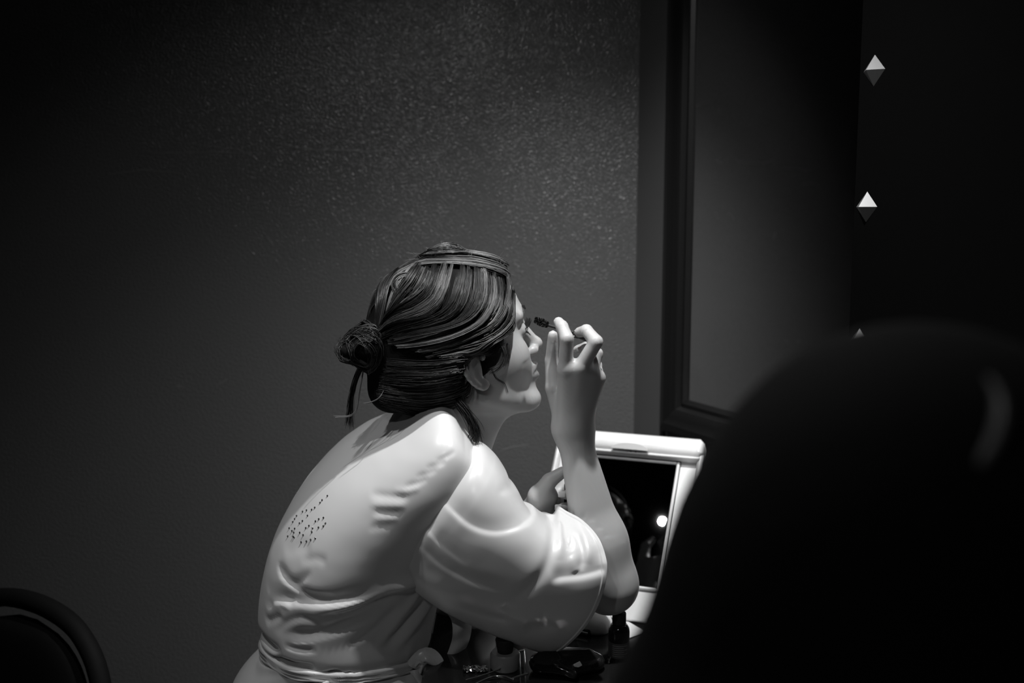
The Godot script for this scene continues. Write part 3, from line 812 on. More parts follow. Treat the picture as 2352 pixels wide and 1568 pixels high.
func hair(t: Node3D):
	hair_list = [
		ell(Vector3(-0.018, 0.066, 0), Vector3(0.110, 0.094, 0.088)),
		ell(Vector3(0.054, 0.110, 0), Vector3(0.042, 0.026, 0.052), 0.03),
		ell(Vector3(0.010, 0.160, 0.0), Vector3(0.022, 0.013, 0.020), 0.012),
		ell(Vector3(-0.020, 0.040, 0.045), Vector3(0.070, 0.055, 0.045), 0.03),
		ell(Vector3(-0.128, 0.070, 0.012), Vector3(0.030, 0.029, 0.028), 0.015),
		ell(Vector3(-0.160, 0.072, 0.010), Vector3(0.014, 0.012, 0.016), 0.008),
		ell(Vector3(-0.092, 0.022, 0.0), Vector3(0.045, 0.055, 0.055), 0.03),
		ell(Vector3(-0.112, -0.002, 0.004), Vector3(0.036, 0.034, 0.040), 0.015),
		ell(Vector3(-0.050, -0.002, 0.030), Vector3(0.045, 0.040, 0.045), 0.03),
		ell(Vector3(0.140, -0.010, 0), Vector3(0.108, 0.112, 0.150), 0.02, false, true),
		ell(Vector3(-0.006, -0.004, 0.092), Vector3(0.030, 0.038, 0.030), 0.012, true, true)]
	var mass := MB.new()
	nets(mass, hair_list, Vector3(-0.19, -0.09, -0.11), Vector3(0.11, 0.19, 0.11), 0.004, head)
	var hm := part(t, "hair", mass.smooth_mesh(), mats.hair_mass, "dark hair gathered in a loose knot")
	var mb := MB.new()
	var side := [
		[[1184, 690], [1182, 730], [1168, 762], [1140, 785], [1100, 805], [1060, 815]],
		[[1172, 640], [1172, 705], [1150, 750], [1105, 778], [1040, 800], [980, 815]],
		[[1142, 622], [1143, 690], [1118, 740], [1070, 768], [1000, 790], [930, 800]],
		[[1106, 616], [1103, 690], [1075, 735], [1020, 760], [950, 775], [895, 785]],
		[[1072, 612], [1058, 690], [1030, 730], [980, 750], [920, 760], [880, 772]],
		[[1040, 610], [1020, 690], [985, 725], [940, 735], [895, 745], [872, 765]],
		[[1005, 606], [985, 670], [950, 700], [915, 712], [885, 735], [870, 760]],
		[[965, 602], [930, 640], [905, 680], [893, 720], [880, 750], [868, 770]]]
	var top := [
		[[1168, 642], [1130, 626], [1080, 616], [1020, 612], [960, 616], [915, 636], [890, 668]],
		[[1167, 622], [1125, 603], [1075, 594], [1020, 590], [960, 596], [910, 618], [882, 655]],
		[[1164, 608], [1110, 590], [1060, 581], [1010, 570], [950, 585], [900, 612], [874, 660]]]
	var low := [
		[[1168, 780], [1112, 802], [1040, 828], [960, 832], [890, 825]],
		[[1070, 838], [1035, 852], [980, 862], [920, 868], [875, 870]],
		[[1078, 880], [1030, 905], [970, 915], [910, 915], [868, 905]],
		[[1062, 928], [1010, 941], [960, 942], [910, 938], [878, 928]]]
	family(mb, side, 1400, 14, 0.0, 0.009, 1.0, 0.0007, 0.16)
	family(mb, top, 700, 14, 0.0, 0.007, 1.0, 0.0006, 0.16)
	family(mb, low, 760, 12, 0.0, 0.006, 1.6, 0.0007, 0.02)
	family(mb, [[[940, 606], [905, 645], [888, 700], [876, 750], [862, 775]], [[915, 612], [888, 650], [876, 700], [867, 745], [856, 770]], [[900, 618], [878, 655], [868, 705], [862, 740], [850, 765]]], 220, 12, 0.0, 0.006, 1.2, 0.0007, 0.08)
	family(mb, side, 300, 12, 0.0, 0.006, 1.5, 0.0008, 0.06, true)
	# the swirl above the knot
	var sw := []
	for k in 3:
		var g := []
		for i in 9:
			var a := -1.0 - i * 0.62; var r := 48.0 - i * 4.2 - k * 7.0
			g.append([938 + cos(a) * r, 668 + sin(a) * r * 0.85])
		sw.append(g)
	family(mb, sw, 200, 16, 0.002, 0.008, 0.8, 0.0006, 0.14)
	# coils of the knot
	var bc := Vector3(-0.136, 0.066, 0.014)
	for c in 12:
		var axis := Vector3(rng.randf_range(-1, 0.2), rng.randf_range(-0.4, 0.4), rng.randf_range(0.4, 1)).normalized()
		var e1 := axis.cross(Vector3.UP).normalized(); var e2 := axis.cross(e1)
		var R := rng.randf_range(0.014, 0.026); var ph := rng.randf() * TAU; var tone := 0.012 + 0.10 * pow(rng.randf(), 3.0)
		for s in 14:
			var path := PackedVector3Array(); var jr := rng.randfn() * 0.0022; var ja := rng.randfn() * 0.0025
			for i in 18:
				var a := ph + i * 0.27
				var p := bc + (e1 * cos(a) + e2 * sin(a)) * (R + jr) + axis * (ja + 0.02 * (c % 3 - 1) + 0.004 * sin(a * 2.0))
				path.append(head * settle(p, 0.002 + absf(jr)))
			strand(mb, path, 0.0007, 0.0003, tone)
	part(hm, "locks", mb.smooth_mesh(), mats.hair).set_meta("kind", "stuff")
	# loose ends, wisps and short hairs that stand off
	var wm := MB.new()
	free_lock(wm, [[842, 815, 0.07], [818, 870, 0.08], [806, 920, 0.08], [802, 975, 0.075]], 60, 0.004, 0.0006, 0.012)
	free_lock(wm, [[838, 830, 0.08], [826, 900, 0.09], [820, 940, 0.09], [806, 956, 0.09], [770, 958, 0.09]], 5, 0.0012, 0.0006, 0.16)
	free_lock(wm, [[884, 892, 0.09], [872, 912, 0.10], [855, 922, 0.10], [835, 926, 0.10]], 5, 0.0008, 0.0006, 0.14)
	free_lock(wm, [[820, 785, 0.07], [800, 795, 0.07], [786, 790, 0.07], [780, 778, 0.07]], 24, 0.003, 0.0005, 0.012)
	free_lock(wm, [[815, 800, 0.07], [795, 815, 0.07], [784, 812, 0.07]], 20, 0.003, 0.0005, 0.012)
	free_lock(wm, [[868, 690, 0.06], [852, 715, 0.06], [850, 745, 0.06], [862, 762, 0.06]], 50, 0.004, 0.0006, 0.02)
	free_lock(wm, [[1150, 790, 0.08], [1158, 815, 0.08], [1150, 838, 0.082], [1128, 852, 0.085]], 40, 0.003, 0.0006, 0.05)
	free_lock(wm, [[1165, 790, 0.07], [1166, 815, 0.07], [1158, 838, 0.07]], 30, 0.003, 0.0006, 0.06)
	free_lock(wm, [[1128, 845, 0.09], [1140, 868, 0.085], [1158, 880, 0.08], [1166, 902, 0.075]], 10, 0.0015, 0.0005, 0.03)
	free_lock(wm, [[1078, 850, 0.09], [1068, 880, 0.09], [1062, 905, 0.088], [1072, 928, 0.085]], 16, 0.002, 0.0006, 0.16)
	free_lock(wm, [[1085, 880, 0.09], [1082, 905, 0.088], [1070, 930, 0.086]], 10, 0.002, 0.0006, 0.14)
	free_lock(wm, [[1050, 915, 0.09], [1075, 950, 0.095], [1092, 985, 0.095], [1094, 1012, 0.09]], 110, 0.007, 0.0007, 0.018)
	free_lock(wm, [[1070, 935, 0.09], [1088, 960, 0.095], [1098, 985, 0.095], [1096, 1005, 0.09]], 14, 0.003, 0.0006, 0.05)
	for i in 90:
		var x := rng.randf_range(965, 1168); var y := 594.0 + 0.0014 * (x - 1040) * (x - 1040)
		var l := rng.randf_range(3, 26); var b := rng.randf_range(-46, 16)
		free_lock(wm, [[x, y + 16, 0.02], [x + b * 0.3, y - l * 0.55, 0.02], [x + b, y - l, 0.02]], 1, 0.004, 0.00036, 0.14, 8)
	for i in 50:
		var y := rng.randf_range(640, 760); var x := 884.0 - (y - 640) * 0.18
		free_lock(wm, [[x + 14, y, 0.03], [x - rng.randf_range(4, 16), y + rng.randf_range(-8, 8), 0.03], [x - rng.randf_range(8, 26), y + rng.randf_range(-4, 22), 0.03]], 1, 0.004, 0.00028, 0.08, 8)
	part(hm, "wisps", wm.smooth_mesh(), mats.hair, "loose wisps and fly-away hairs").set_meta("kind", "stuff")

func face_details(t: Node3D):
	for s in [1.0, -1.0]:
		var b := MB.new()
		for i in 60:
			var u := rng.randf(); var z := lerpf(0.012, 0.046, u)
			var p := Vector3(0.1035 - 0.55 * pow(z - 0.004, 1.35) - 0.0005, 0.053 + 0.006 * sin(u * 2.2) + rng.randfn() * 0.0011, z * s)
			var d := Vector3(-0.004, 0.001, 0.005 * s)
			var q := PackedVector3Array([head * p, head * (p + d * 0.6 + Vector3(0.001, 0.0006, 0)), head * (p + d)])
			b.tube(q, PackedFloat32Array([0.0006, 0.0005, 0.0002]), 3)
		part(t, "eyebrow", b.smooth_mesh(), mats.lash)
		var l := MB.new()
		for i in 46:
			var u := float(i % 23) / 22.0; var upper := i < 23
			var z := lerpf(0.021, 0.044, u)
			var x := 0.0945 - 10.0 * pow(z - 0.030, 2.0) - 0.004 * u
			var p := Vector3(x, 0.0295 if upper else 0.0225, z * s)
			var len := (0.013 if upper else 0.006) * rng.randf_range(0.8, 1.1)
			var out := Vector3(0.75, 0.5 if upper else -0.75, 0.75 * s * (u - 0.35)).normalized() * len
			var q := PackedVector3Array([head * (p - out * 0.2), head * (p + out * 0.5 - Vector3(0, 0.001 if upper else -0.001, 0)), head * (p + out + Vector3(0, 0.003 if upper else -0.001, 0))])
			l.tube(q, PackedFloat32Array([0.0007, 0.0006, 0.0002]), 3)
		part(t, "eyelashes", l.smooth_mesh(), mats.lash)
		var eb := SphereMesh.new(); eb.radius = 0.0112; eb.height = 0.0095; eb.radial_segments = 24; eb.rings = 12
		var eye := part(t, "eyeball", eb, mats.eye_white); eye.transform = head * Transform3D(Basis.IDENTITY, Vector3(0.0845, 0.0262, 0.0325 * s))
		var ir := SphereMesh.new(); ir.radius = 0.0046; ir.height = 0.0080; ir.radial_segments = 16; ir.rings = 8
		var iris := part(eye, "iris", ir, mats.black_gloss); iris.position = Vector3(0.0078, 0.0002, -0.001 * s)
	# finger nails of the hand behind the arm
	for q in [[1293, 1135, 0.024], [1285, 1165, 0.025], [1294, 1188, 0.02]]:
		var n := MB.new(); n.box(Vector3(-0.0075, -0.005, -0.0015), Vector3(0.004, 0.005, 0.0012), 0.0014)
		var o := part(t, "fingernail", n.crease_mesh(60.0), mats.nail); o.position = W(q[0], q[1], q[2])
	var n2 := MB.new(); n2.box(Vector3(-0.0035, -0.005, -0.001), Vector3(0.0035, 0.004, 0.001), 0.001)
	var o2 := part(t, "fingernail", n2.crease_mesh(60.0), mats.nail); o2.position = W(1280, 737, 0.083); o2.rotation = Vector3(-0.3, -0.4, 0.7)

func mascara():
	var a := W(1229, 734, 0.045); var b := W(1254, 745, 0.050); var c := W(1318, 764, 0.066); var d := W(1352, 776, 0.074)
	var t := thing("mascara_wand", "black mascara wand held up to her eye", "wand", Vector3.ZERO)
	var rod := MB.new(); rod.tube(PackedVector3Array([a, b, b.lerp(c, 0.5), c]), PackedFloat32Array([0.001, 0.0022, 0.0026, 0.0026]), 10)
	part(t, "rod", rod.smooth_mesh(), mats.black_matt)
	var br := MB.new(); var ax := (b - a).normalized(); var e1 := ax.cross(Vector3.UP).normalized(); var e2 := ax.cross(e1)
	for i in 420:
		var u := rng.randf(); var p := a.lerp(b.lerp(c, 0.1), u); var an := rng.randf() * TAU
		var r := 0.0062 * (0.75 + 0.35 * sin(PI * u))
		var o := p + (e1 * cos(an) + e2 * sin(an)) * r - ax * 0.001
		br.tube(PackedVector3Array([p, o]), PackedFloat32Array([0.0005, 0.0003]), 3, false)
	part(t, "brush", br.smooth_mesh(), mats.lash)
	var h := MB.new(); h.tube(PackedVector3Array([c, c.lerp(d, 0.02), d]), PackedFloat32Array([0.004, 0.0068, 0.0068]), 16)
	part(t, "handle", h.crease_mesh(), mats.black_gloss)
	var ring := MB.new(); ring.tube(PackedVector3Array([c.lerp(d, 0.06), c.lerp(d, 0.16)]), PackedFloat32Array([0.0072, 0.0072]), 16)
	part(t, "ring", ring.crease_mesh(), mats.chrome, "chrome ring")
	# its tube in the other hand
	var m := thing("mascara_tube", "small mascara tube held in her other hand behind the raised arm", "tube", W(1306, 1195, 0.0))
	var k := MB.new(); k.lathe([[0.0, -0.01], [0.0075, -0.01], [0.008, -0.008], [0.008, 0.06], [0.0075, 0.062], [0.005, 0.062], [0.005, 0.07], [0.0, 0.07]], 20)
	part(m, "body", k.crease_mesh(), mats.black_gloss)
	var cr := MB.new(); cr.lathe([[0.0, -0.004], [0.0084, -0.004], [0.0084, 0.0], [0.0, 0.0]], 20)
	part(m, "band", cr.crease_mesh(), mats.chrome, "chrome band")

func onlooker():
	# someone close to the camera, dark and out of focus, seen from behind
	var t := thing("person", "dark silhouette of a long-haired person close to the camera, out of focus", "person", Vector3.ZERO)
	var z := 1.06
	var c := W(2110, 1165, z)
	var hl := [ell(c, Vector3(0.100, 0.076, 0.095)), cap(c + Vector3(-0.04, -0.01, 0), W(1835, 1310, z), 0.064, 0.062, 0.04), cap(W(1815, 1330, z), W(1600, 1800, z), 0.064, 0.07, 0.04), cap(c, W(2150, 1800, z), 0.1, 0.13, 0.05)]
	var hm := MB.new(); nets(hm, hl, c - Vector3(0.26, 0.30, 0.2), c + Vector3(0.25, 0.14, 0.2), 0.008)
	var bm := MB.new()
	var neck := c + Vector3(0.01, -0.14, 0); var hip := Vector3(neck.x + 0.05, 0.55, neck.z + 0.12)
	var bl := [ell(c + Vector3(0, -0.012, 0), Vector3(0.075, 0.066, 0.078)), cap(c, neck, 0.05, 0.055, 0.03), cap(neck - Vector3(0, 0.08, 0), hip, 0.12, 0.15, 0.06), cap(neck + Vector3(-0.15, -0.09, 0), neck + Vector3(0.15, -0.09, 0), 0.06, 0.06, 0.06)]
	for s in [-1.0, 1.0]:
		var sh: Vector3 = neck + Vector3(0.17 * s, -0.1, 0)
		bl.append(cap(sh, sh + Vector3(0.04 * s, -0.27, 0.03), 0.05, 0.042, 0.03)); bl.append(cap(sh + Vector3(0.04 * s, -0.27, 0.03), sh + Vector3(0.02, -0.36, -0.2), 0.042, 0.03, 0.03))
		var h0 := hip + Vector3(0.09 * s, 0, 0); var kn := h0 + Vector3(0.03 * s, -0.05, -0.42); var an := kn + Vector3(0, -0.42, 0.04)
		bl.append(cap(h0, kn, 0.09, 0.06, 0.05)); bl.append(cap(kn, an, 0.058, 0.04, 0.03)); bl.append(cap(an - Vector3(0, 0.04, 0), an + Vector3(0, -0.05, -0.16), 0.036, 0.028, 0.02))
	nets(bm, bl, Vector3(c.x - 0.4, 0.0, 0.35), Vector3(c.x + 0.45, c.y + 0.12, 1.5), 0.016)
	part(t, "body", bm.smooth_mesh(), mats.black_cloth)
	part(t, "hair", hm.smooth_mesh(), mats.black_cloth, "long black hair")
	var e := MB.new(); var ep := []
	for q in [[2270, 866, 1.142], [2294, 905, 1.148], [2300, 955, 1.152], [2286, 1010, 1.154], [2255, 1062, 1.154], [2212, 1108, 1.150]]: ep.append(W(q[0], q[1], q[2]))
	var path := spline(ep, 30); var rr := PackedFloat32Array()
	for i in 30: rr.append(0.0008 + 0.0030 * sin(PI * (i + 0.5) / 30.0))
	e.tube(path, rr, 10, false)
	part(t, "earring", e.smooth_mesh(), mats.dull_metal, "hoop earring")
	stool(Vector3(hip.x, 0, hip.z), hip.y - 0.15, "black round stool under the dark onlooker")
	stool(Vector3(-0.31, 0, 0.0), 0.43, "black round stool under the woman in the robe")

func stool(at: Vector3, top: float, label: String):
	var t := thing("stool", label, "stool", at, "stools")
	var s := MB.new(); s.lathe([[0.0, top - 0.05], [0.16, top - 0.05], [0.175, top - 0.04], [0.175, top - 0.01], [0.165, top], [0.0, top]], 32)
	part(t, "seat", s.crease_mesh(), mats.upholstery)
	for k in 4:
		var a := TAU * (k + 0.5) / 4
		var l := MB.new(); l.tube(PackedVector3Array([Vector3(cos(a) * 0.17, 0, sin(a) * 0.17), Vector3(cos(a) * 0.13, top - 0.05, sin(a) * 0.13)]), PackedFloat32Array([0.012, 0.014]), 10)
		part(t, "leg", l.crease_mesh(), mats.black_wood)

func table_things():
	var y := 0.7005
	# small black bottle with a label
	var b := thing("bottle", "small black bottle with a black cap and printed label", "bottle", T(1421, 1508, y))
	var m := MB.new(); m.lathe([[0.0, 0.0], [0.0155, 0.0], [0.0172, 0.0015], [0.0172, 0.044], [0.0165, 0.05], [0.0135, 0.055], [0.0095, 0.057], [0.0, 0.057]], 32)
	part(b, "body", m.crease_mesh(50.0), mats.black_gloss)
	var c := MB.new(); c.lathe([[0.0, 0.0572], [0.0112, 0.0572], [0.0112, 0.074], [0.0104, 0.0755], [0.0, 0.0755]], 28)
	part(b, "cap", c.crease_mesh(40.0), mats.black_matt)
	var l := MB.new(); l.lathe([[0.0172, 0.004], [0.01735, 0.004], [0.01735, 0.029], [0.0172, 0.029]], 32)
	var lab := part(b, "label", l.crease_mesh(40.0), mats.dark_label, "dark printed label")
	for k in 6:
		var p := MB.new(); var rows := []
		for yy in [0.0245 - k * 0.0034, 0.0245 - k * 0.0034 + 0.0009]:
			var r := PackedVector3Array()
			for i in 15:
				var a := -2.3 + 1.5 * i / 14.0 * (1.0 if k % 2 == 0 else 0.75)
				r.append(Vector3(cos(a) * 0.01745, yy, -sin(a) * 0.01745))
			rows.append(r)
		p.grid(rows); part(lab, "print_line", p.smooth_mesh(), mats.print)
	# white paper under it
	var pa := thing("paper_sheet", "white paper sheet lying on the table beside the bottle", "paper", Vector3.ZERO)
	var pm := MB.new(); var q := [T(1385, 1440, y), T(1440, 1468, y), T(1484, 1452, y), T(1436, 1424, y)]
	var up := Vector3(0, 0.0012, 0)
	pm.grid([PackedVector3Array([q[0] + up, q[3] + up]), PackedVector3Array([q[1] + up, q[2] + up])], false)
	for k in 4:
		var a0 := pm.add(q[k]); var a1 := pm.add(q[(k + 1) % 4]); var a2 := pm.add(q[(k + 1) % 4] + up); var a3 := pm.add(q[k] + up)
		pm.quad(a0, a1, a2, a3)
	part(pa, "sheet", pm.crease_mesh(10.0), mats.paper)
	# cotton pack
	var ct := thing("cotton_pack", "soft white cotton pack behind the black bottle", "cotton", T(1366, 1450, y))
	var cm := MB.new(); nets(cm, [ell(Vector3(0, 0.017, 0), Vector3(0.022, 0.018, 0.018)), cap(Vector3(-0.014, 0.014, 0.0), Vector3(0.014, 0.014, 0), 0.0145, 0.0145, 0.02), cap(Vector3(-0.01, 0.034, 0.004), Vector3(0.012, 0.031, 0.002), 0.006, 0.005, 0.01)], Vector3(-0.034, -0.002, -0.03), Vector3(0.034, 0.048, 0.03), 0.003)
	part(ct, "pack", cm.smooth_mesh(), mats.paper)
	# slim compact with a chrome edge
	var co := thing("compact", "slim dark compact with a bright chrome edge under her sleeve", "compact", T(1340, 1448, y))
	var xf := Transform3D(Basis(Vector3.UP, -0.5), Vector3.ZERO)
	var k1 := MB.new(); k1.box(Vector3(-0.03, 0.0, -0.02), Vector3(0.02, 0.012, 0.02), 0.002, xf); part(co, "case", k1.crease_mesh(40.0), mats.black_gloss)
	var k2 := MB.new(); k2.box(Vector3(-0.026, 0.004, 0.0195), Vector3(0.018, 0.008, 0.021), 0.0006, xf); part(co, "edge_trim", k2.crease_mesh(40.0), mats.chrome, "chrome edge")
	# black pouch
	var po := thing("cosmetic_pouch", "black glossy cosmetic pouch lying in front of the bottle", "pouch", T(1300, 1535, y))
	var pl := [ell(Vector3(0, 0.013, 0), Vector3(0.058, 0.015, 0.04)), cap(Vector3(-0.04, 0.009, 0.01), Vector3(0.045, 0.009, 0.0), 0.010, 0.010, 0.02), cap(Vector3(-0.03, 0.026, 0.0), Vector3(0.035, 0.025, -0.006), 0.004, 0.004, 0.012), cap(Vector3(-0.02, 0.020, 0.03), Vector3(0.01, 0.009, 0.045), 0.005, 0.005, 0.01)]
	var pm2 := MB.new(); nets(pm2, pl, Vector3(-0.075, -0.006, -0.055), Vector3(0.075, 0.062, 0.065), 0.004)
	part(po, "bag", pm2.smooth_mesh(), mats.black_gloss)
	var zt := MB.new(); zt.box(Vector3(-0.006, -0.004, -0.001), Vector3(0.006, 0.004, 0.001), 0.0008, Transform3D(Basis(Vector3.BACK, 0.5), Vector3(0.016, 0.022, 0.034)))
	part(po, "zip_tab", zt.crease_mesh(40.0), mats.nail, "pale zip tab")
	# jar
	var j := thing("jar", "small pale jar with a dark tapered lid beside the eyelash curler", "jar", T(1160, 1532, y))
	var jm := MB.new(); jm.lathe([[0.0, 0.0], [0.022, 0.0], [0.0235, 0.002], [0.0235, 0.022], [0.021, 0.026], [0.0, 0.026]], 32); part(j, "body", jm.crease_mesh(50.0), mats.frosted)
	var jl := MB.new(); jl.lathe([[0.0, 0.0262], [0.012, 0.0262], [0.0155, 0.046], [0.0145, 0.048], [0.0, 0.048]], 28); part(j, "lid", jl.crease_mesh(40.0), mats.black_matt)
	# eyelash curler: two handles, two frames, a bow
	var ec := thing("eyelash_curler", "chrome eyelash curler lying on the table edge", "curler", Vector3.ZERO)
	var Q := func(px, py, h): return T(px, py, y) + Vector3(0, h, 0)
	for w in [["handle", [Q.call(1070, 1566, 0.003), Q.call(1110, 1556, 0.004), Q.call(1145, 1548, 0.008), Q.call(1180, 1532, 0.012)], 0.0016], ["handle", [Q.call(1085, 1578, 0.003), Q.call(1130, 1560, 0.004), Q.call(1160, 1562, 0.006), Q.call(1180, 1572, 0.008)], 0.0016],
		["frame_bar", [Q.call(1172, 1522, 0.012), Q.call(1188, 1516, 0.014), Q.call(1204, 1512, 0.014)], 0.0018], ["frame_bar", [Q.call(1176, 1570, 0.008), Q.call(1195, 1564, 0.009), Q.call(1212, 1560, 0.009)], 0.0018],
		["frame_post", [Q.call(1193, 1516, 0.014), Q.call(1194, 1540, 0.012), Q.call(1196, 1564, 0.009)], 0.0012], ["frame_post", [Q.call(1204, 1513, 0.014), Q.call(1206, 1540, 0.012), Q.call(1208, 1562, 0.009)], 0.0012]]:
		var tb := MB.new(); var sp := spline(w[1], 20)
		tb.tube(sp, even(20, w[2], w[2]), 10); part(ec, w[0], tb.smooth_mesh(), mats.chrome)
	# crumpled foil
	var fo := thing("foil_scrap", "crumpled scrap of foil on the dark table near the jar", "foil", T(1092, 1540, y))
	var fm := MB.new(); var fr := []
	for a in 9:
		var r := PackedVector3Array()
		for bq in 15: r.append(Vector3((bq - 7) * 0.0028, 0.001 + rng.randf() * 0.005, (a - 4) * 0.0022 + rng.randfn() * 0.0004))
		fr.append(r)
	fm.grid(fr, false, true); part(fo, "scrap", fm.crease_mesh(5.0), mats.chrome)
	# slim pencil by the bottle
	var pn := thing("eye_pencil", "thin silver eye pencil leaning by the bottle", "pencil", Vector3.ZERO)
	var pt := MB.new(); pt.tube(PackedVector3Array([T(1398, 1524, y) + Vector3(0, 0.002, 0), T(1406, 1508, y) + Vector3(0, 0.004, 0)]), PackedFloat32Array([0.0015, 0.0015]), 8)
	part(pn, "barrel", pt.crease_mesh(), mats.dull_metal)

func chairs():
	# dark upholstered chair in the corner at the left
	var z := -0.1
	var t := thing("chair", "dark upholstered chair standing in the shadow at the left", "chair", Vector3.ZERO)
	var cush := []
	var o := W(60, 1700, z); var A := Vector3(cos(0.5), 0, sin(0.5)); var U := Vector3(-0.05, 1, -0.22).normalized(); var N := A.cross(U).normalized()
	o.y = 0.36
	var outline := [[-0.22, 0.0], [-0.20, 0.22], [-0.15, 0.31], [-0.06, 0.345], [0.06, 0.345], [0.15, 0.31], [0.20, 0.22], [0.22, 0.0]]
	var fr := []
	for q in outline: fr.append(o + A * q[0] + U * q[1])
	var fp := spline(fr, 40)
	var fm := MB.new(); fm.tube(fp, even(40, 0.018, 0.018), 10); part(t, "back_frame", fm.smooth_mesh(), mats.chair_wood)
	var rows := []
	for i in 21:
		var v := i / 20.0; var half := 0.175 * sqrt(maxf(1.0 - pow(v, 5.0), 0.02)); var r := PackedVector3Array()
		for k in 25:
			var u := k / 12.0 - 1.0
			r.append(o + A * u * half + U * (0.03 + 0.29 * v) + N * 0.028 * pow(maxf((1.0 - pow(u, 4.0)) * (1.0 - pow(2.0 * v - 1.0, 6.0)), 0.0), 0.5))
		rows.append(r)
	var bm := MB.new(); bm.grid(rows); part(t, "backrest", bm.smooth_mesh(), mats.upholstery)
	var F := Vector3(N.x, 0, N.z).normalized()
	var sm := MB.new(); var base := Vector3(o.x, 0, o.z)
	var xf := Transform3D(Basis(A, Vector3.UP, F), base)
	sm.box(Vector3(-0.22, 0.38, 0.0), Vector3(0.22, 0.46, 0.42), 0.02, xf); part(t, "seat", sm.crease_mesh(60.0), mats.upholstery)
	for q in [[-0.2, 0.02], [0.2, 0.02], [-0.2, 0.4], [0.2, 0.4]]:
		var l := MB.new(); l.tube(PackedVector3Array([xf * Vector3(q[0], 0.0, q[1]), xf * Vector3(q[0], 0.39, q[1])]), PackedFloat32Array([0.014, 0.02]), 8); part(t, "leg", l.crease_mesh(), mats.black_wood)
	for sd in [-1.0, 1.0]:
		var ar := MB.new(); ar.tube(spline([o + A * 0.205 * sd + U * 0.2, xf * Vector3(0.24 * sd, 0.65, 0.15), xf * Vector3(0.25 * sd, 0.62, 0.32), xf * Vector3(0.22 * sd, 0.44, 0.36)], 20), even(20, 0.014, 0.016), 8); part(t, "arm_rest", ar.smooth_mesh(), mats.chair_wood)
	# dried ridges in the paint of the wall
	var wall: Node3D = get_node("wall_back")
	for p in [[[1065, 195], [1110, 205], [1180, 228], [1240, 248], [1312, 262]], [[640, 330], [700, 342], [780, 345], [870, 348], [905, 336]], [[985, 354], [1005, 353], [1025, 346]], [[1008, 228], [1014, 212], [1032, 204]], [[1168, 257], [1195, 273], [1222, 280]],
		[[902, 506], [925, 493], [948, 490]], [[1004, 505], [1013, 491], [1027, 488]], [[1300, 500], [1322, 488]], [[1336, 503], [1352, 494]], [[612, 542], [628, 564]], [[495, 886], [522, 872]], [[1150, 1036], [1180, 1026], [1215, 1019]], [[405, 885], [420, 890]], [[250, 400], [330, 392], [420, 398]], [[330, 345], [370, 352], [440, 350], [580, 352]]]:
		var pts := []
		for q in p: pts.append(W(q[0], q[1], -0.6502))
		var sp := spline(pts, 24); var rr := PackedFloat32Array()
		for i in 24:
			sp[i] += Vector3(rng.randfn(), rng.randfn(), 0) * 0.0008
			rr.append(0.0003 + 0.0022 * sqrt(sin(PI * (i + 0.5) / 24.0)) * rng.randf_range(0.6, 1.0))
		var rm := MB.new(); rm.tube(sp, rr, 8, true, Vector3.BACK, 0.35); part(wall, "paint_ridge", rm.smooth_mesh(), mats.wall_plain)

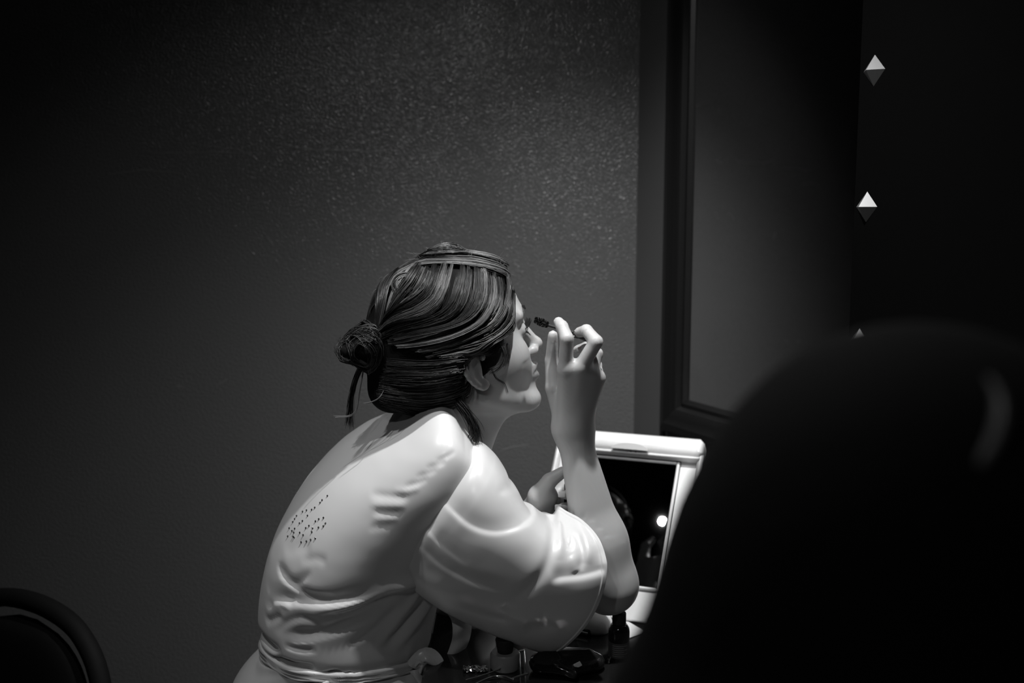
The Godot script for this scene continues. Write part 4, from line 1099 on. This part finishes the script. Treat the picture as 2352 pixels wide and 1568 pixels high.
func robe_details(t: Node3D, g: Node3D, rows: Array):
	# belt: a band laid over the waist of the robe
	var NT: int = rows.size(); var NP: int = rows[0].size()
	var c0 := int(NT * 0.258)
	var band := []
	for q in [[-10, -0.003], [-8, 0.001], [-6, 0.0025], [-4, 0.0005], [-1, 0.002], [2, 0.0002], [5, 0.0022], [8, 0.0], [10, -0.003]]:
		var r := PackedVector3Array()
		for j in NP:
			var mid := Vector3.ZERO
			var a: Vector3 = rows[c0][j]; var cc: Vector3 = (rows[c0][0] + rows[c0][NP / 2]) / 2
			var n := (a - cc); n.y = 0; n = n.normalized()
			var smooth: Vector3 = (rows[c0 - 9][j] + rows[c0 + 9][j] + rows[c0][j]) / 3.0
			r.append(smooth + n * (q[1] + 0.0015 * sin(j * 0.21 + q[0])) + Vector3(0, q[0] * 0.0010, 0))
		band.append(r)
	var bm := MB.new(); bm.grid(band, true)
	part(g, "belt", bm.smooth_mesh(), mats.satin, "satin tie belt")
	# bow of the belt in front
	for q in [[[[950, 1532], [975, 1508], [1000, 1530], [1004, 1565], [990, 1600]], 22], [[[955, 1535], [965, 1560], [975, 1600], [978, 1650]], 20], [[[950, 1530], [962, 1518], [972, 1528], [965, 1542]], 12]]:
		var pts := []
		for p in q[0]: pts.append(W(p[0], p[1], 0.085))
		var sp := spline(pts, 24); var rr := []
		for k in 9:
			var r := PackedVector3Array()
			for i in sp.size():
				var tg := (sp[mini(i + 1, 23)] - sp[maxi(i - 1, 0)]).normalized()
				var sd := tg.cross(Vector3(0.3, 0, 1)).normalized()
				var u := k / 8.0 - 0.5
				r.append(sp[i] + sd * u * float(q[1]) * 0.0013 + Vector3(0, 0, 0.006 * cos(u * 5.0) + 0.003 * sin(i * 0.5 + k)))
			rr.append(r)
		var m := MB.new(); m.grid(rr); part(g, "bow", m.smooth_mesh(), mats.satin)
	# front edge of the robe with its wide band, hanging open
	var lp := []
	for p in [[1035, 1380, 0.05], [1058, 1420, 0.05], [1060, 1462, 0.045], [1042, 1510, 0.04], [1010, 1560, 0.035], [990, 1620, 0.03]]: lp.append(W(p[0], p[1], p[2]))
	var ls := spline(lp, 40); var lr := []
	for k in 13:
		var r := PackedVector3Array()
		for i in 40:
			var u := k / 12.0 - 0.5
			r.append(ls[i] + Vector3(0.030 * u, 0, -0.02 * u) + Vector3(0, 0, 0.006 * cos(u * 4.0) + 0.002 * sin(i * 0.7 + 3.0 * u)))
		lr.append(r)
	var lm := MB.new(); lm.grid(lr, false, true); part(g, "lapel", lm.smooth_mesh(), mats.satin_trim, "satin front band")
	# rhinestones on the back
	var stone := SphereMesh.new(); stone.radius = 0.0016; stone.height = 0.0032; stone.radial_segments = 6; stone.rings = 3
	for q in [[630, 542], [607, 566], [584, 590], [561, 610], [541, 631], [514, 629], [492, 636], [472, 652], [459, 666], [518, 655], [497, 676], [560, 690], [580, 677], [609, 664], [625, 688], [604, 714], [578, 720], [548, 718], [531, 704], [508, 724], [477, 702], [459, 714], [442, 690], [430, 720], [440, 735], [451, 742], [480, 743], [495, 757], [440, 770], [460, 764], [492, 786], [514, 795], [541, 784], [564, 776], [424, 757], [548, 745]]:
		var d := ray(q[0] / 2.306 + 480.0, q[1] / 2.306 + 900.0).normalized()
		var best := 9.0; var at := Vector3.ZERO; var nn := Vector3.BACK
		for i in range(int(NT * 0.4), int(NT * 0.8)):
			for j in range(NP / 8, NP * 5 / 8):
				var p: Vector3 = rows[i][j]
				var v := p - CAM; var tt := v.dot(d); var e := (v - d * tt).length() + maxf(tt - 1.6, 0.0) * 0.05
				if e < best:
					best = e; at = p
		var o := part(g, "rhinestone", stone, mats.bead); o.position = at + Vector3(-0.0003, 0.0003, 0.0008)
